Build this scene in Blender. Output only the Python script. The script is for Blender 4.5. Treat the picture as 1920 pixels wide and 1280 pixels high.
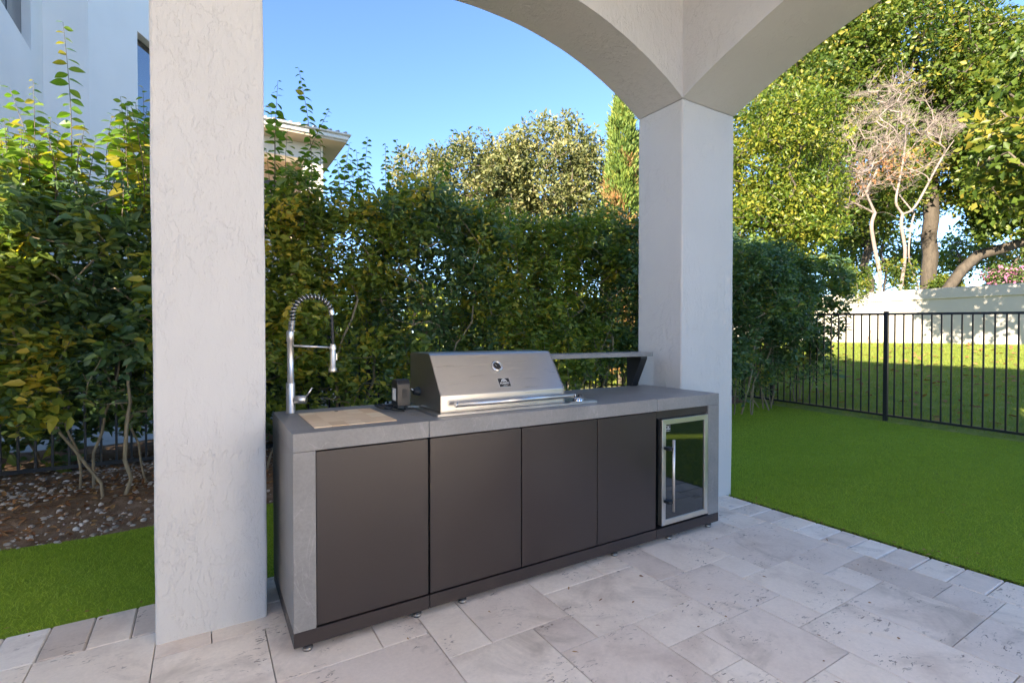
import bpy, bmesh, math, random
import numpy as np
from mathutils import Vector, Matrix, noise

# ------------------------------------------------------------------ clear
for o in list(bpy.data.objects): bpy.data.objects.remove(o, do_unlink=True)
SC = bpy.context.scene
COL = SC.collection
R = math.radians
random.seed(7); RNG = np.random.default_rng(11)

# ------------------------------------------------------------------ camera
CAMH = 1.343
cam = bpy.data.cameras.new('camera'); camo = bpy.data.objects.new('camera', cam); COL.objects.link(camo)
cam.sensor_width = 36; cam.lens = 945/1920*36; cam.clip_start = .05; cam.clip_end = 2000
camo.location = (0, 0, CAMH); camo.rotation_euler = (R(90-.85), 0, R(-31.5)); SC.camera = camo

# ------------------------------------------------------------------ sky and sun
SUN_EL, SUN_PHI = 19.7, 25.0          # light travels towards +X, turned SUN_PHI to +Y
SUN_STRENGTH, SKY_STRENGTH, EXPOSURE = 4.5, .106, 2.35
w = bpy.data.worlds.new('World'); SC.world = w; w.use_nodes = True
nt = w.node_tree; nt.nodes.clear()
sky = nt.nodes.new('ShaderNodeTexSky'); sky.sky_type = 'NISHITA'; sky.sun_disc = False
sky.sun_elevation = R(SUN_EL); sky.sun_rotation = R(270-SUN_PHI)
sky.air_density = .7; sky.dust_density = .5; sky.ozone_density = 3.5; sky.altitude = 800
bg = nt.nodes.new('ShaderNodeBackground'); bg.inputs['Strength'].default_value = SKY_STRENGTH
wo = nt.nodes.new('ShaderNodeOutputWorld')
nt.links.new(sky.outputs[0], bg.inputs[0]); nt.links.new(bg.outputs[0], wo.inputs[0])
sl = bpy.data.lights.new('sun', 'SUN'); sl.energy = SUN_STRENGTH; sl.angle = R(.53); sl.color = (1, .87, .68)
so = bpy.data.objects.new('sun', sl); COL.objects.link(so)
sd = Vector((math.cos(R(SUN_PHI))*math.cos(R(SUN_EL)), math.sin(R(SUN_PHI))*math.cos(R(SUN_EL)), -math.sin(R(SUN_EL))))
so.rotation_euler = sd.to_track_quat('-Z', 'Y').to_euler(); so.location = (-8, -5, 14)
SC.view_settings.view_transform = 'Standard'; SC.view_settings.look = 'None'
SC.view_settings.exposure = EXPOSURE; SC.view_settings.gamma = 1

# ------------------------------------------------------------------ pixel helpers (photograph measured at 1920x1280; used to place things at their real distance)
_y, _p = R(31.5), R(-.85)
FW = np.array([math.sin(_y)*math.cos(_p), math.cos(_y)*math.cos(_p), math.sin(_p)])
RT = np.array([math.cos(_y), -math.sin(_y), 0]); UP = np.cross(RT, FW); C0 = np.array([0, 0, CAMH])
def ray(x, y): return FW+RT*(x-960)/945-UP*(y-640)/945
def dep(x, y, t): return C0+ray(x, y)*t
def on(x, y, ax, c):
    d = ray(x, y); i = 'xyz'.index(ax); return C0+d*((c-C0[i])/d[i])

# ------------------------------------------------------------------ node material helpers
def mat(name):
    m = bpy.data.materials.new(name); m.use_nodes = True
    n = m.node_tree.nodes; b = n['Principled BSDF']
    return m, m.node_tree, b
def N(t, kind, **kw):
    n = t.nodes.new(kind)
    for k, v in kw.items():
        if k in n.inputs.keys(): n.inputs[k].default_value = v
        else: setattr(n, k, v)
    return n
def ramp(t, fac, stops, interp='LINEAR'):
    n = t.nodes.new('ShaderNodeValToRGB'); e = n.color_ramp.elements; n.color_ramp.interpolation = interp
    while len(e) < len(stops): e.new(.5)
    for i, (p, c) in enumerate(stops):
        e[i].position = p; e[i].color = (c, c, c, 1) if isinstance(c, (int, float)) else (*c, 1)
    t.links.new(fac, n.inputs[0]); return n
def coords(t, scale=(1, 1, 1), kind='Object', rand=False):
    tc = t.nodes.new('ShaderNodeTexCoord'); mp = t.nodes.new('ShaderNodeMapping')
    mp.inputs['Scale'].default_value = scale
    src = tc.outputs[kind]
    if rand:
        oi = t.nodes.new('ShaderNodeObjectInfo'); ml = N(t, 'ShaderNodeMath', operation='MULTIPLY'); ml.inputs[1].default_value = 97.
        t.links.new(oi.outputs['Random'], ml.inputs[0])
        va = N(t, 'ShaderNodeVectorMath', operation='ADD'); t.links.new(src, va.inputs[0]); t.links.new(ml.outputs[0], va.inputs[1]); src = va.outputs[0]
    t.links.new(src, mp.inputs[0]); return mp.outputs[0]
def mixc(t, fac, a, b, mode='MIX'):
    n = t.nodes.new('ShaderNodeMix'); n.data_type = 'RGBA'; n.blend_type = mode
    for sock, v in ((n.inputs[0], fac), (n.inputs[6], a), (n.inputs[7], b)):
        if isinstance(v, (int, float)): sock.default_value = v
        elif isinstance(v, tuple): sock.default_value = (*v, 1)
        else: t.links.new(v, sock)
    return n.outputs[2]
def bump(t, b, h, strength=.3, dist=.01, prev=None):
    n = N(t, 'ShaderNodeBump'); n.inputs['Strength'].default_value = strength; n.inputs['Distance'].default_value = dist
    t.links.new(h, n.inputs['Height'])
    if prev is not None: t.links.new(prev, n.inputs['Normal'])
    t.links.new(n.outputs[0], b.inputs['Normal']); return n.outputs[0]
def noise_t(t, vec, scale, detail=6, rough=.55, dist=0):
    n = N(t, 'ShaderNodeTexNoise'); n.inputs['Scale'].default_value = scale; n.inputs['Detail'].default_value = detail
    n.inputs['Roughness'].default_value = rough; n.inputs['Distortion'].default_value = dist
    t.links.new(vec, n.inputs['Vector']); return n.outputs['Fac']

M = {}
def simple(name, col, rough=.5, metal=0, var=.0, bscale=0, bstr=.1, coat=0):
    m, t, b = mat(name); b.inputs['Roughness'].default_value = rough; b.inputs['Metallic'].default_value = metal
    b.inputs['Base Color'].default_value = (*col, 1); b.inputs['Coat Weight'].default_value = coat
    if var:
        v = coords(t); f = noise_t(t, v, 6, 6)
        r = ramp(t, f, [(.3, tuple(c*(1-var) for c in col)), (.7, tuple(min(1, c*(1+var)) for c in col))])
        t.links.new(r.outputs[0], b.inputs['Base Color'])
    if bscale:
        v = coords(t); bump(t, b, noise_t(t, v, bscale, 4), bstr, .004)
    M[name] = m; return m

def stucco(name, col, heavy=1.0, stretch=(1.3, 1.3, .7)):
    m, t, b = mat(name); b.inputs['Roughness'].default_value = .62; b.inputs['Specular IOR Level'].default_value = .3
    # skip-trowelled coat: thin plateaus of plaster with torn edges, over a sandy ground
    a = noise_t(t, coords(t, stretch), 9.5, 7, .62, .25)
    s = ramp(t, a, [(.40, .0), (.47, .18), (.495, .9), (.56, 1.), (.575, .72), (.70, .66)])
    c = noise_t(t, coords(t, (1, 1, .38)), 34, 5, .62, .3)
    e = ramp(t, c, [(.44, 0.), (.53, 1.)])
    pm_ = ramp(t, noise_t(t, coords(t, (1, 1, .6)), 2.4, 4), [(.38, .15), (.60, 1.)])
    es = N(t, 'ShaderNodeMath', operation='MULTIPLY'); t.links.new(e.outputs[0], es.inputs[0]); t.links.new(pm_.outputs[0], es.inputs[1])
    ss = N(t, 'ShaderNodeMath', operation='MULTIPLY'); t.links.new(s.outputs[0], ss.inputs[0]); t.links.new(pm_.outputs[0], ss.inputs[1])
    f = noise_t(t, coords(t), 150, 3)
    n1 = bump(t, b, f, .22*heavy, .003)
    n2 = bump(t, b, es.outputs[0], .36*heavy, .003, n1)
    bump(t, b, ss.outputs[0], .56*heavy, .005, n2)
    g = noise_t(t, coords(t), 1.3, 5)
    r = ramp(t, g, [(.3, tuple(x*.95 for x in col)), (.7, col)])
    sp = ramp(t, noise_t(t, coords(t, (1, 1, .5)), 38, 3, .7), [(.20, 1.), (.245, 0.)])
    k = mixc(t, sp.outputs[0], r.outputs[0], tuple(x*.5 for x in col))
    t.links.new(k, b.inputs['Base Color']); M[name] = m
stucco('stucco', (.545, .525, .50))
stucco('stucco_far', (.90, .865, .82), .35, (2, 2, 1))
stucco('stucco_wall', (.46, .42, .365), .4)
stucco('stucco_peach', (.62, .47, .33), .3)

# travertine
m, t, b = mat('travertine')
v = coords(t, rand=True); oi = t.nodes.new('ShaderNodeObjectInfo')
base = ramp(t, oi.outputs['Random'], [(0, (.66, .55, .46)), (.08, (.77, .655, .56)), (.4, (.88, .755, .635)), (.8, (.90, .785, .66)), (1, (.90, .815, .72))])
cl = noise_t(t, v, 3.2, 8, .6, .4)
c1 = ramp(t, cl, [(.30, (.78, .74, .72)), (.48, (.96, .95, .94)), (.62, (1, 1, 1)), (.75, (1.0, .96, .90))])
k = mixc(t, 1., base.outputs[0], c1.outputs[0], 'MULTIPLY')
gr = ramp(t, noise_t(t, v, 60, 4, .7), [(.3, .9), (.7, 1.05)])
k = mixc(t, .7, k, gr.outputs[0], 'MULTIPLY')
st = ramp(t, noise_t(t, coords(t, (1, 1, 1), rand=True), 2.1, 7, .65, 1.0), [(.54, 0.), (.72, .55)])
k = mixc(t, st.outputs[0], k, (.33, .255, .19))
vs = coords(t, (26, 60, 10), rand=True)
pit = noise_t(t, vs, 1., 3, .6, .9)
msk = ramp(t, noise_t(t, v, 4.5, 3), [(.50, .0), (.62, .9)])
pr = ramp(t, pit, [(.605, 0.), (.64, 1.)])
pm = N(t, 'ShaderNodeMath', operation='MULTIPLY'); t.links.new(pr.outputs[0], pm.inputs[0]); t.links.new(msk.outputs[0], pm.inputs[1])
k = mixc(t, pm.outputs[0], k, (.24, .18, .14))
t.links.new(k, b.inputs['Base Color']); b.inputs['Roughness'].default_value = .5
inv = N(t, 'ShaderNodeMath', operation='SUBTRACT'); inv.inputs[0].default_value = 1; t.links.new(pm.outputs[0], inv.inputs[1])
n1 = bump(t, b, noise_t(t, v, 45, 5), .12, .003); bump(t, b, inv.outputs[0], .5, .004, n1)
M['travertine'] = m

def ground_mat(name, stops, scale, bs=.5, bscale=40, rough=.9):
    m, t, b = mat(name); v = coords(t); f = noise_t(t, v, scale, 10, .65)
    t.links.new(ramp(t, f, stops).outputs[0], b.inputs['Base Color']); b.inputs['Roughness'].default_value = rough
    b.inputs['Specular IOR Level'].default_value = .1
    bump(t, b, noise_t(t, v, bscale, 6, .7), bs, .02); M[name] = m
ground_mat('mortar', [(.3, (.24, .19, .15)), (.7, (.40, .34, .28))], 30)
ground_mat('soil', [(.3, (.14, .085, .05)), (.52, (.23, .15, .095)), (.72, (.34, .25, .175))], 9, .9, 60)
ground_mat('far_ground', [(.3, (.10, .13, .04)), (.6, (.22, .22, .10)), (.75, (.36, .33, .27))], .4, .3, 8)
ground_mat('concrete', [(.3, (.42, .40, .36)), (.7, (.56, .54, .50))], 3, .2, 30)
ground_mat('turf_base', [(.3, (.19, .28, .022)), (.7, (.25, .36, .03))], 5, .6, 160)
ground_mat('lawn_base', [(.3, (.14, .18, .04)), (.55, (.22, .27, .05)), (.75, (.33, .28, .12))], 4, .6, 60)

def leaf_mat(name, stops, rough=.45, trans=.35, spec=.4, tint=(1.25, 1.35, .45)):
    m, t, b = mat(name)
    at = N(t, 'ShaderNodeAttribute', attribute_name='lv')
    r = ramp(t, at.outputs['Fac'], stops)
    col = r.outputs[0]
    b.inputs['Roughness'].default_value = rough; b.inputs['Specular IOR Level'].default_value = spec
    t.links.new(col, b.inputs['Base Color'])
    tr = N(t, 'ShaderNodeBsdfTranslucent'); t.links.new(mixc(t, 1., col, tint, 'MULTIPLY'), tr.inputs[0])
    mx = N(t, 'ShaderNodeMixShader'); mx.inputs[0].default_value = trans
    t.links.new(b.outputs[0], mx.inputs[1]); t.links.new(tr.outputs[0], mx.inputs[2])
    t.links.new(mx.outputs[0], t.nodes['Material Output'].inputs[0]); M[name] = m
leaf_mat('hedge_leaf', [(0, (.10, .15, .035)), (.38, (.18, .24, .045)), (.68, (.27, .32, .05)), (.86, (.40, .38, .05)), (1, (.54, .40, .05))], .36, .44)
leaf_mat('hedge_dark_leaf', [(0, (.07, .13, .065)), (.55, (.125, .20, .08)), (.85, (.21, .28, .065)), (1, (.36, .34, .06))], .32, .38)
leaf_mat('shoot_leaf', [(0, (.07, .15, .02)), (.6, (.12, .22, .03)), (.9, (.19, .27, .035)), (1, (.36, .27, .04))], .4, .45)
leaf_mat('olive_leaf', [(0, (.085, .105, .04)), (.6, (.17, .18, .06)), (1, (.28, .25, .10))], .5, .28)
leaf_mat('tree_leaf', [(0, (.05, .09, .018)), (.5, (.10, .15, .022)), (.85, (.18, .20, .03)), (1, (.30, .25, .04))], .4, .42)
leaf_mat('yellow_leaf', [(0, (.06, .11, .015)), (.5, (.13, .18, .02)), (1, (.28, .26, .035))], .42, .42)
leaf_mat('cypress_leaf', [(0, (.07, .13, .025)), (.7, (.15, .21, .035)), (1, (.26, .27, .05))], .6, .2)
leaf_mat('cypress_dry', [(0, (.10, .14, .03)), (.5, (.26, .17, .06)), (1, (.36, .16, .06))], .6, .2)
leaf_mat('dry_leaf', [(0, (.20, .08, .035)), (.6, (.32, .15, .06)), (1, (.40, .24, .10))], .7, .2)
leaf_mat('bougain', [(0, (.05, .10, .02)), (.72, (.10, .15, .03)), (.74, (.50, .16, .30)), (1, (.62, .25, .42))], .5, .35, tint=(1, 1, .8))
leaf_mat('turf_blade', [(0, (.24, .33, .03)), (.6, (.33, .43, .05)), (1, (.40, .49, .09))], .55, .4, .25)
leaf_mat('grass_blade', [(0, (.14, .20, .03)), (.6, (.24, .30, .045)), (1, (.38, .34, .08))], .6, .4, .2)
def bark(name, a, c, s=9):
    m, t, b = mat(name); v = coords(t, (1, 1, .3)); f = noise_t(t, v, s, 8, .65, .5)
    t.links.new(ramp(t, f, [(.3, a), (.7, c)]).outputs[0], b.inputs['Base Color']); b.inputs['Roughness'].default_value = .85
    bump(t, b, noise_t(t, v, s*3, 6, .7), .6, .01); M[name] = m
bark('bark_dark', (.035, .028, .02), (.09, .07, .05))
bark('bark_hedge', (.18, .14, .08), (.36, .29, .19), 20)
bark('bark_pale', (.25, .19, .14), (.50, .42, .35))
bark('twig_pale', (.17, .13, .11), (.30, .245, .215))
bark('bark_mid', (.07, .055, .04), (.19, .15, .11))
m, t, b = mat('stone'); at = N(t, 'ShaderNodeAttribute', attribute_name='lv')
t.links.new(ramp(t, at.outputs['Fac'], [(0, (.19, .15, .115)), (.5, (.40, .345, .285)), (1, (.66, .60, .53))]).outputs[0], b.inputs['Base Color'])
b.inputs['Roughness'].default_value = .85; M['stone'] = m

# island materials
m, t, b = mat('slab'); v = coords(t)
f = noise_t(t, v, 2.6, 9, .62, .6); r = ramp(t, f, [(.3, (.175, .165, .157)), (.7, (.24, .228, .216))])
vein = ramp(t, noise_t(t, coords(t, (1.3, 1, .55)), 2.1, 4, .5, 1.8), [(.495, 0.), (.5, .22), (.505, 0.)])
sp = ramp(t, noise_t(t, v, 90, 4, .7), [(.35, .88), (.65, 1.08)])
k = mixc(t, vein.outputs[0], r.outputs[0], (.44, .42, .40)); k = mixc(t, .8, k, sp.outputs[0], 'MULTIPLY')
t.links.new(k, b.inputs['Base Color']); b.inputs['Roughness'].default_value = .42; bump(t, b, noise_t(t, v, 70, 5), .05, .002); M['slab'] = m
m, t, b = mat('anthracite'); v = coords(t)
b.inputs['Base Color'].default_value = (.028, .020, .0185, 1); b.inputs['Roughness'].default_value = .42
bump(t, b, noise_t(t, v, 700, 2), .08, .0006)
rr = ramp(t, noise_t(t, v, 3, 5), [(.3, .28), (.7, .42)]); t.links.new(rr.outputs[0], b.inputs['Roughness']); M['anthracite'] = m
simple('black', (.008, .008, .008), .6)
simple('rubber', (.015, .015, .015), .55)
simple('black_plastic', (.018, .018, .02), .38)
simple('black_metal', (.014, .014, .016), .42)
simple('fence_metal', (.012, .013, .017), .4)
simple('chrome', (.62, .60, .57), .16, 1)
simple('label_white', (.7, .7, .68), .5)
simple('dial', (.02, .02, .022), .25)
def brushed(name, col, rough, sc):
    m, t, b = mat(name); v = coords(t, sc); b.inputs['Base Color'].default_value = (*col, 1); b.inputs['Metallic'].default_value = 1
    f = noise_t(t, v, 1, 5, .7)
    t.links.new(ramp(t, f, [(.25, rough*.8), (.75, rough*1.25)]).outputs[0], b.inputs['Roughness'])
    s = noise_t(t, coords(t), 4, 5)
    t.links.new(ramp(t, s, [(.3, tuple(c*.9 for c in col)), (.7, col)]).outputs[0], b.inputs['Base Color'])
    bump(t, b, f, .015, .001); M[name] = m
brushed('steel', (.60, .58, .56), .30, (3, 260, 260))
brushed('steel_dark', (.42, .40, .38), .36, (260, 3, 260))
brushed('steel_v', (.66, .63, .59), .36, (200, 200, 3))
brushed('steel_warm', (.72, .66, .56), .32, (4, 200, 200))
m, t, b = mat('maple'); v = coords(t, (2.2, 24, 8), rand=True); oi = t.nodes.new('ShaderNodeObjectInfo')
r0 = ramp(t, oi.outputs['Random'], [(0, (.72, .50, .30)), (.5, (.84, .63, .41)), (1, (.88, .72, .50))])
r1 = ramp(t, noise_t(t, v, 1, 6, .6, .4), [(.3, (.82, .78, .74)), (.7, (1, 1, 1))])
t.links.new(mixc(t, 1., r0.outputs[0], r1.outputs[0], 'MULTIPLY'), b.inputs['Base Color']); b.inputs['Roughness'].default_value = .48; M['maple'] = m
m, t, b = mat('fridge_glass'); b.inputs['Base Color'].default_value = (.006, .008, .007, 1); b.inputs['Roughness'].default_value = .03
b.inputs['Specular IOR Level'].default_value = .9; b.inputs['Coat Weight'].default_value = .5; b.inputs['Coat Roughness'].default_value = .02; M['fridge_glass'] = m
m, t, b = mat('window_glass'); b.inputs['Base Color'].default_value = (.012, .016, .02, 1); b.inputs['Roughness'].default_value = .03
b.inputs['Specular IOR Level'].default_value = 1.; b.inputs['IOR'].default_value = 1.9; M['window_glass'] = m
simple('window_frame', (.03, .03, .032), .4)
simple('cream_paint', (.58, .46, .32), .6, var=.05)
simple('white_paint', (.76, .71, .62), .55, var=.03)
simple('roof_tile', (.34, .31, .29), .75, var=.2)
simple('shutter', (.52, .43, .33), .6)
simple('ceiling_paint', (.80, .80, .80), .7)

# ------------------------------------------------------------------ mesh helpers
def link(name, me, m=None, parent=None):
    o = bpy.data.objects.new(name, me); COL.objects.link(o)
    if m and me is not None and len(me.materials) == 0: me.materials.append(M[m])
    if parent: o.parent = parent
    return o
def tag(o, label, cat, group=None):
    o['label'] = label; o['category'] = cat
    if group: o['group'] = group
    return o
def struct(o): o['kind'] = 'structure'; return o
def thing(name, label, cat, loc=(0, 0, 0), group=None):
    o = bpy.data.objects.new(name, None); COL.objects.link(o); o.location = loc; o.empty_display_size = .1
    return tag(o, label, cat, group)
class MB:
    def __init__(s): s.bm = bmesh.new()
    def box(s, x0, x1, y0, y1, z0, z1, bev=0, seg=1):
        r = bmesh.ops.create_cube(s.bm, size=1); vs = r['verts']
        for v in vs: v.co = Vector(((x0+x1)/2+v.co.x*(x1-x0), (y0+y1)/2+v.co.y*(y1-y0), (z0+z1)/2+v.co.z*(z1-z0)))
        if bev:
            es = list({e for v in vs for e in v.link_edges})
            bmesh.ops.bevel(s.bm, geom=es, offset=bev, segments=seg, affect='EDGES', profile=.5)
        return s
    def prism(s, prof, axis, a, b_, bev=0):
        # closed polygon profile (u,v) extruded along axis; axis 'x': (u,v)=(y,z); 'y': (x,z); 'z': (x,y)
        def p(u, v, c): return {'x': (c, u, v), 'y': (u, c, v), 'z': (u, v, c)}[axis]
        A = [s.bm.verts.new(p(u, v, a)) for u, v in prof]; B = [s.bm.verts.new(p(u, v, b_)) for u, v in prof]
        fs = [s.bm.faces.new(A), s.bm.faces.new(B[::-1])]; n = len(prof)
        for i in range(n): fs.append(s.bm.faces.new((A[i], B[i], B[(i+1) % n], A[(i+1) % n])))
        if bev:
            es = list({e for f in fs for e in f.edges}); bmesh.ops.bevel(s.bm, geom=es, offset=bev, segments=1, affect='EDGES')
        return s
    def tube(s, pts, r, n=10, cap=True):
        pts = [Vector(p) for p in pts]; rs = r if hasattr(r, '__len__') else [r]*len(pts)
        rings = []; up = None
        for i, p in enumerate(pts):
            d = (pts[min(i+1, len(pts)-1)]-pts[max(i-1, 0)]).normalized()
            if up is None: up = Vector((0, 0, 1)) if abs(d.z) < .9 else Vector((0, 1, 0))
            x = up.cross(d)
            if x.length < 1e-4: x = Vector((1, 0, 0)).cross(d)
            x.normalize(); yv = d.cross(x); up = yv
            # keep frame continuous
            rings.append([s.bm.verts.new(p+(x*math.cos(a)+yv*math.sin(a))*rs[i]) for a in [2*math.pi*k/n for k in range(n)]])
            up = yv
        for a, b_ in zip(rings, rings[1:]):
            for k in range(n):
                f = s.bm.faces.new((a[k], a[(k+1) % n], b_[(k+1) % n], b_[k])); f.smooth = True
        if cap: s.bm.faces.new(rings[0][::-1]); s.bm.faces.new(rings[-1])
        return s
    def lathe(s, prof, origin, axis=(0, 0, 1), n=24):
        q = Vector(axis).to_track_quat('Z', 'Y'); o = Vector(origin); rings = []
        for r, h in prof:
            rings.append([s.bm.verts.new(o+q @ Vector((max(r, 1e-5)*math.cos(2*math.pi*k/n), max(r, 1e-5)*math.sin(2*math.pi*k/n), h))) for k in range(n)])
        for a, b_ in zip(rings, rings[1:]):
            for k in range(n):
                f = s.bm.faces.new((a[k], a[(k+1) % n], b_[(k+1) % n], b_[k])); f.smooth = True
        return s
    def mesh(s, name='mesh'):
        bmesh.ops.recalc_face_normals(s.bm, faces=s.bm.faces[:])
        me = bpy.data.meshes.new(name); s.bm.to_mesh(me); s.bm.free(); return me
    def obj(s, name, m, parent=None): return link(name, s.mesh(name), m, parent)
def np_mesh(name, V, F, lv=None, smooth=False):
    """V (n,3); F (m,k) constant polygon size; lv per-vertex value"""
    me = bpy.data.meshes.new(name); V = np.asarray(V, np.float32); F = np.asarray(F, np.int32); k = F.shape[1]
    me.vertices.add(len(V)); me.vertices.foreach_set('co', V.ravel())
    me.loops.add(F.size); me.loops.foreach_set('vertex_index', F.ravel())
    me.polygons.add(len(F)); me.polygons.foreach_set('loop_start', np.arange(len(F), dtype=np.int32)*k)
    me.polygons.foreach_set('loop_total', np.full(len(F), k, np.int32))
    if smooth: me.polygons.foreach_set('use_smooth', np.ones(len(F), bool))
    if lv is not None:
        a = me.attributes.new('lv', 'FLOAT', 'POINT'); a.data.foreach_set('value', np.asarray(lv, np.float32))
    me.update(calc_edges=True); me.validate(); return me
def rough(me, amp=.003, sc=3.5):
    for v in me.vertices:
        n = noise.noise_vector(v.co*sc)*amp+noise.noise_vector(v.co*sc*5)*amp*.35; v.co += n
def grid_box(x0, x1, y0, y1, z0, z1, seg=.12, bev=.012):
    mb = MB(); mb.box(x0, x1, y0, y1, z0, z1)
    bm = mb.bm
    for ax, a, b_ in ((0, x0, x1), (1, y0, y1), (2, z0, z1)):
        n = max(1, int((b_-a)/seg))
        for i in range(1, n):
            co = Vector((0, 0, 0)); co[ax] = a+(b_-a)*i/n; no = Vector((0, 0, 0)); no[ax] = 1
            bmesh.ops.bisect_plane(bm, geom=bm.verts[:]+bm.edges[:]+bm.faces[:], plane_co=co, plane_no=no)
    es = [e for e in bm.edges if e.is_manifold and e.calc_face_angle(0) > 1]
    if bev: bmesh.ops.bevel(bm, geom=es, offset=bev, segments=2, affect='EDGES', profile=.5)
    me = mb.mesh('stucco_block'); rough(me); return me

# ------------------------------------------------------------------ foliage helpers
def unit(a): return a/np.maximum(np.linalg.norm(a, axis=1, keepdims=True), 1e-9)
def leaf_mesh(name, P, D, Nn, L, W, lv, fold=.18, droop=.12, quads=2):
    n = len(P); D = unit(D); S = unit(np.cross(D, Nn)); Nn = np.cross(S, D); L = L[:, None]; W = W[:, None]
    b0 = P; tip = P+D*L-Nn*L*droop
    if quads == 2:
        l1 = P+D*L*.30+S*W*.48+Nn*W*fold; l2 = P+D*L*.68+S*W*.36+Nn*W*fold-Nn*L*droop*.4
        r1 = P+D*L*.30-S*W*.48+Nn*W*fold; r2 = P+D*L*.68-S*W*.36+Nn*W*fold-Nn*L*droop*.4
        V = np.stack([b0, l1, l2, tip, r2, r1], 1).reshape(-1, 3); i = np.arange(n)[:, None]*6
        F = np.concatenate([i+np.array([[0, 3, 2, 1]]), i+np.array([[0, 5, 4, 3]])], 0); k = 6
    else:
        l1 = P+D*L*.45+S*W*.5+Nn*W*fold; r1 = P+D*L*.45-S*W*.5+Nn*W*fold
        V = np.stack([b0, l1, tip, r1], 1).reshape(-1, 3); i = np.arange(n)[:, None]*4
        F = np.concatenate([i+np.array([[0, 2, 1]]), i+np.array([[0, 3, 2]])], 0); k = 4
    return np_mesh(name, V, F, np.repeat(lv, k))
def edge_mesh(name, A, B, ra, rb, n=5):
    A = np.asarray(A, float); B = np.asarray(B, float); D = unit(B-A)
    ref = np.where(np.abs(D[:, 2:3]) < .9, np.array([[0, 0, 1.]]), np.array([[1., 0, 0]])); X = unit(np.cross(ref, D)); Y = np.cross(D, X)
    ang = np.arange(n)*2*np.pi/n; ca, sa = np.cos(ang), np.sin(ang)
    ring = X[:, None, :]*ca[None, :, None]+Y[:, None, :]*sa[None, :, None]
    V = np.concatenate([A[:, None]+ring*np.asarray(ra)[:, None, None], (B+D*np.asarray(rb)[:, None]*.4)[:, None]+ring*np.asarray(rb)[:, None, None]], 1)
    i = np.arange(len(A))[:, None, None]*2*n; k = np.arange(n); k2 = (k+1) % n
    q = np.stack([k, k2, k2+n, k+n], 1)[None]; F = (i+q).reshape(-1, 4)
    return np_mesh(name, V.reshape(-1, 3), F, smooth=True)
class Skel:
    """skeleton grown towards target points by joining each to its nearest node"""
    def __init__(s): s.P = []; s.par = []
    def add(s, p, par): s.P.append(np.array(p, float)); s.par.append(par); return len(s.P)-1
    def chain(s, pts, par=-1):
        for p in pts: par = s.add(p, par)
        return par
    def grow(s, T, step=.4, jit=.06, upw=.6, rng=RNG):
        tips = []
        for T_ in T:
            Pn = np.array(s.P); d = T_-Pn; dist = np.linalg.norm(d, axis=1)
            cost = dist*(1+upw*np.clip(-d[:, 2]/np.maximum(dist, 1e-6), 0, 1))
            i = int(np.argmin(cost)); a = Pn[i]; n = max(1, int(dist[i]/step)); k = i
            bow = rng.normal(0, jit*dist[i], 3)
            for j in range(1, n+1):
                u = j/n; p = a+(T_-a)*u+bow*math.sin(math.pi*u)+rng.normal(0, jit*step, 3)*(j < n); k = s.add(p, k)
            tips.append(k)
        return tips
    def mesh(s, name, tip_r, expo=2.4, n=5, maxr=None, taper=1.):
        k = len(s.P); r = np.zeros(k); ch = np.zeros(k, int)
        for i in range(k):
            if s.par[i] >= 0: ch[s.par[i]] += 1
        acc = np.zeros(k)
        for i in range(k-1, -1, -1):
            if ch[i] == 0: acc[i] = tip_r**expo
            r[i] = acc[i]**(1/expo)
            if s.par[i] >= 0: acc[s.par[i]] += acc[i]*1.015
        if maxr: r = np.minimum(r, maxr)
        idx = [i for i in range(k) if s.par[i] >= 0]; P = np.array(s.P); pa = [s.par[i] for i in idx]
        ra = np.minimum(r[pa], r[idx]*1.35)
        return edge_mesh(name, P[pa], P[idx], ra, r[idx], n)
def rand_dirs(n, up=0., rng=RNG):
    d = rng.normal(0, 1, (n, 3)); d = unit(d); d[:, 2] += up; return unit(d)
def clumps(T, k, rad, size, ratio=.5, jitter=.3, name='crown', quads=1, up=.5, flat=1., droop=.1, rng=RNG, lvbias=None):
    T = np.asarray(T); n = len(T)*k; c = np.repeat(T, k, 0)
    off = rng.normal(0, 1, (n, 3)); off = off/np.linalg.norm(off, axis=1, keepdims=True)*(rng.random((n, 1))**.45)*rad; off[:, 2] *= flat
    P = c+off; D = unit(off+rng.normal(0, rad*.7, (n, 3))); Nn = rand_dirs(n, up, rng)
    L = size*(1+rng.normal(0, jitter, n)).clip(.45, 1.7); lv = rng.random(n)
    cv = np.repeat(rng.normal(0, .22, len(T)), k); lv = np.clip(lv*.75+.12+cv, 0, 1)
    if lvbias is not None: lv = np.clip(lv+np.repeat(lvbias, k), 0, 1)
    return leaf_mesh(name, P, D, Nn, L, L*ratio, lv, quads=quads, droop=droop)
def in_ellipsoid(n, c, r, shell=.35, rng=RNG):
    d = unit(rng.normal(0, 1, (n, 3))); rr = (shell+(1-shell)*rng.random((n, 1)))**.6
    return np.array(c)+d*rr*np.array(r)
def by_dist(T, p): return T[np.argsort(np.linalg.norm(T-np.array(p), axis=1))]
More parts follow.
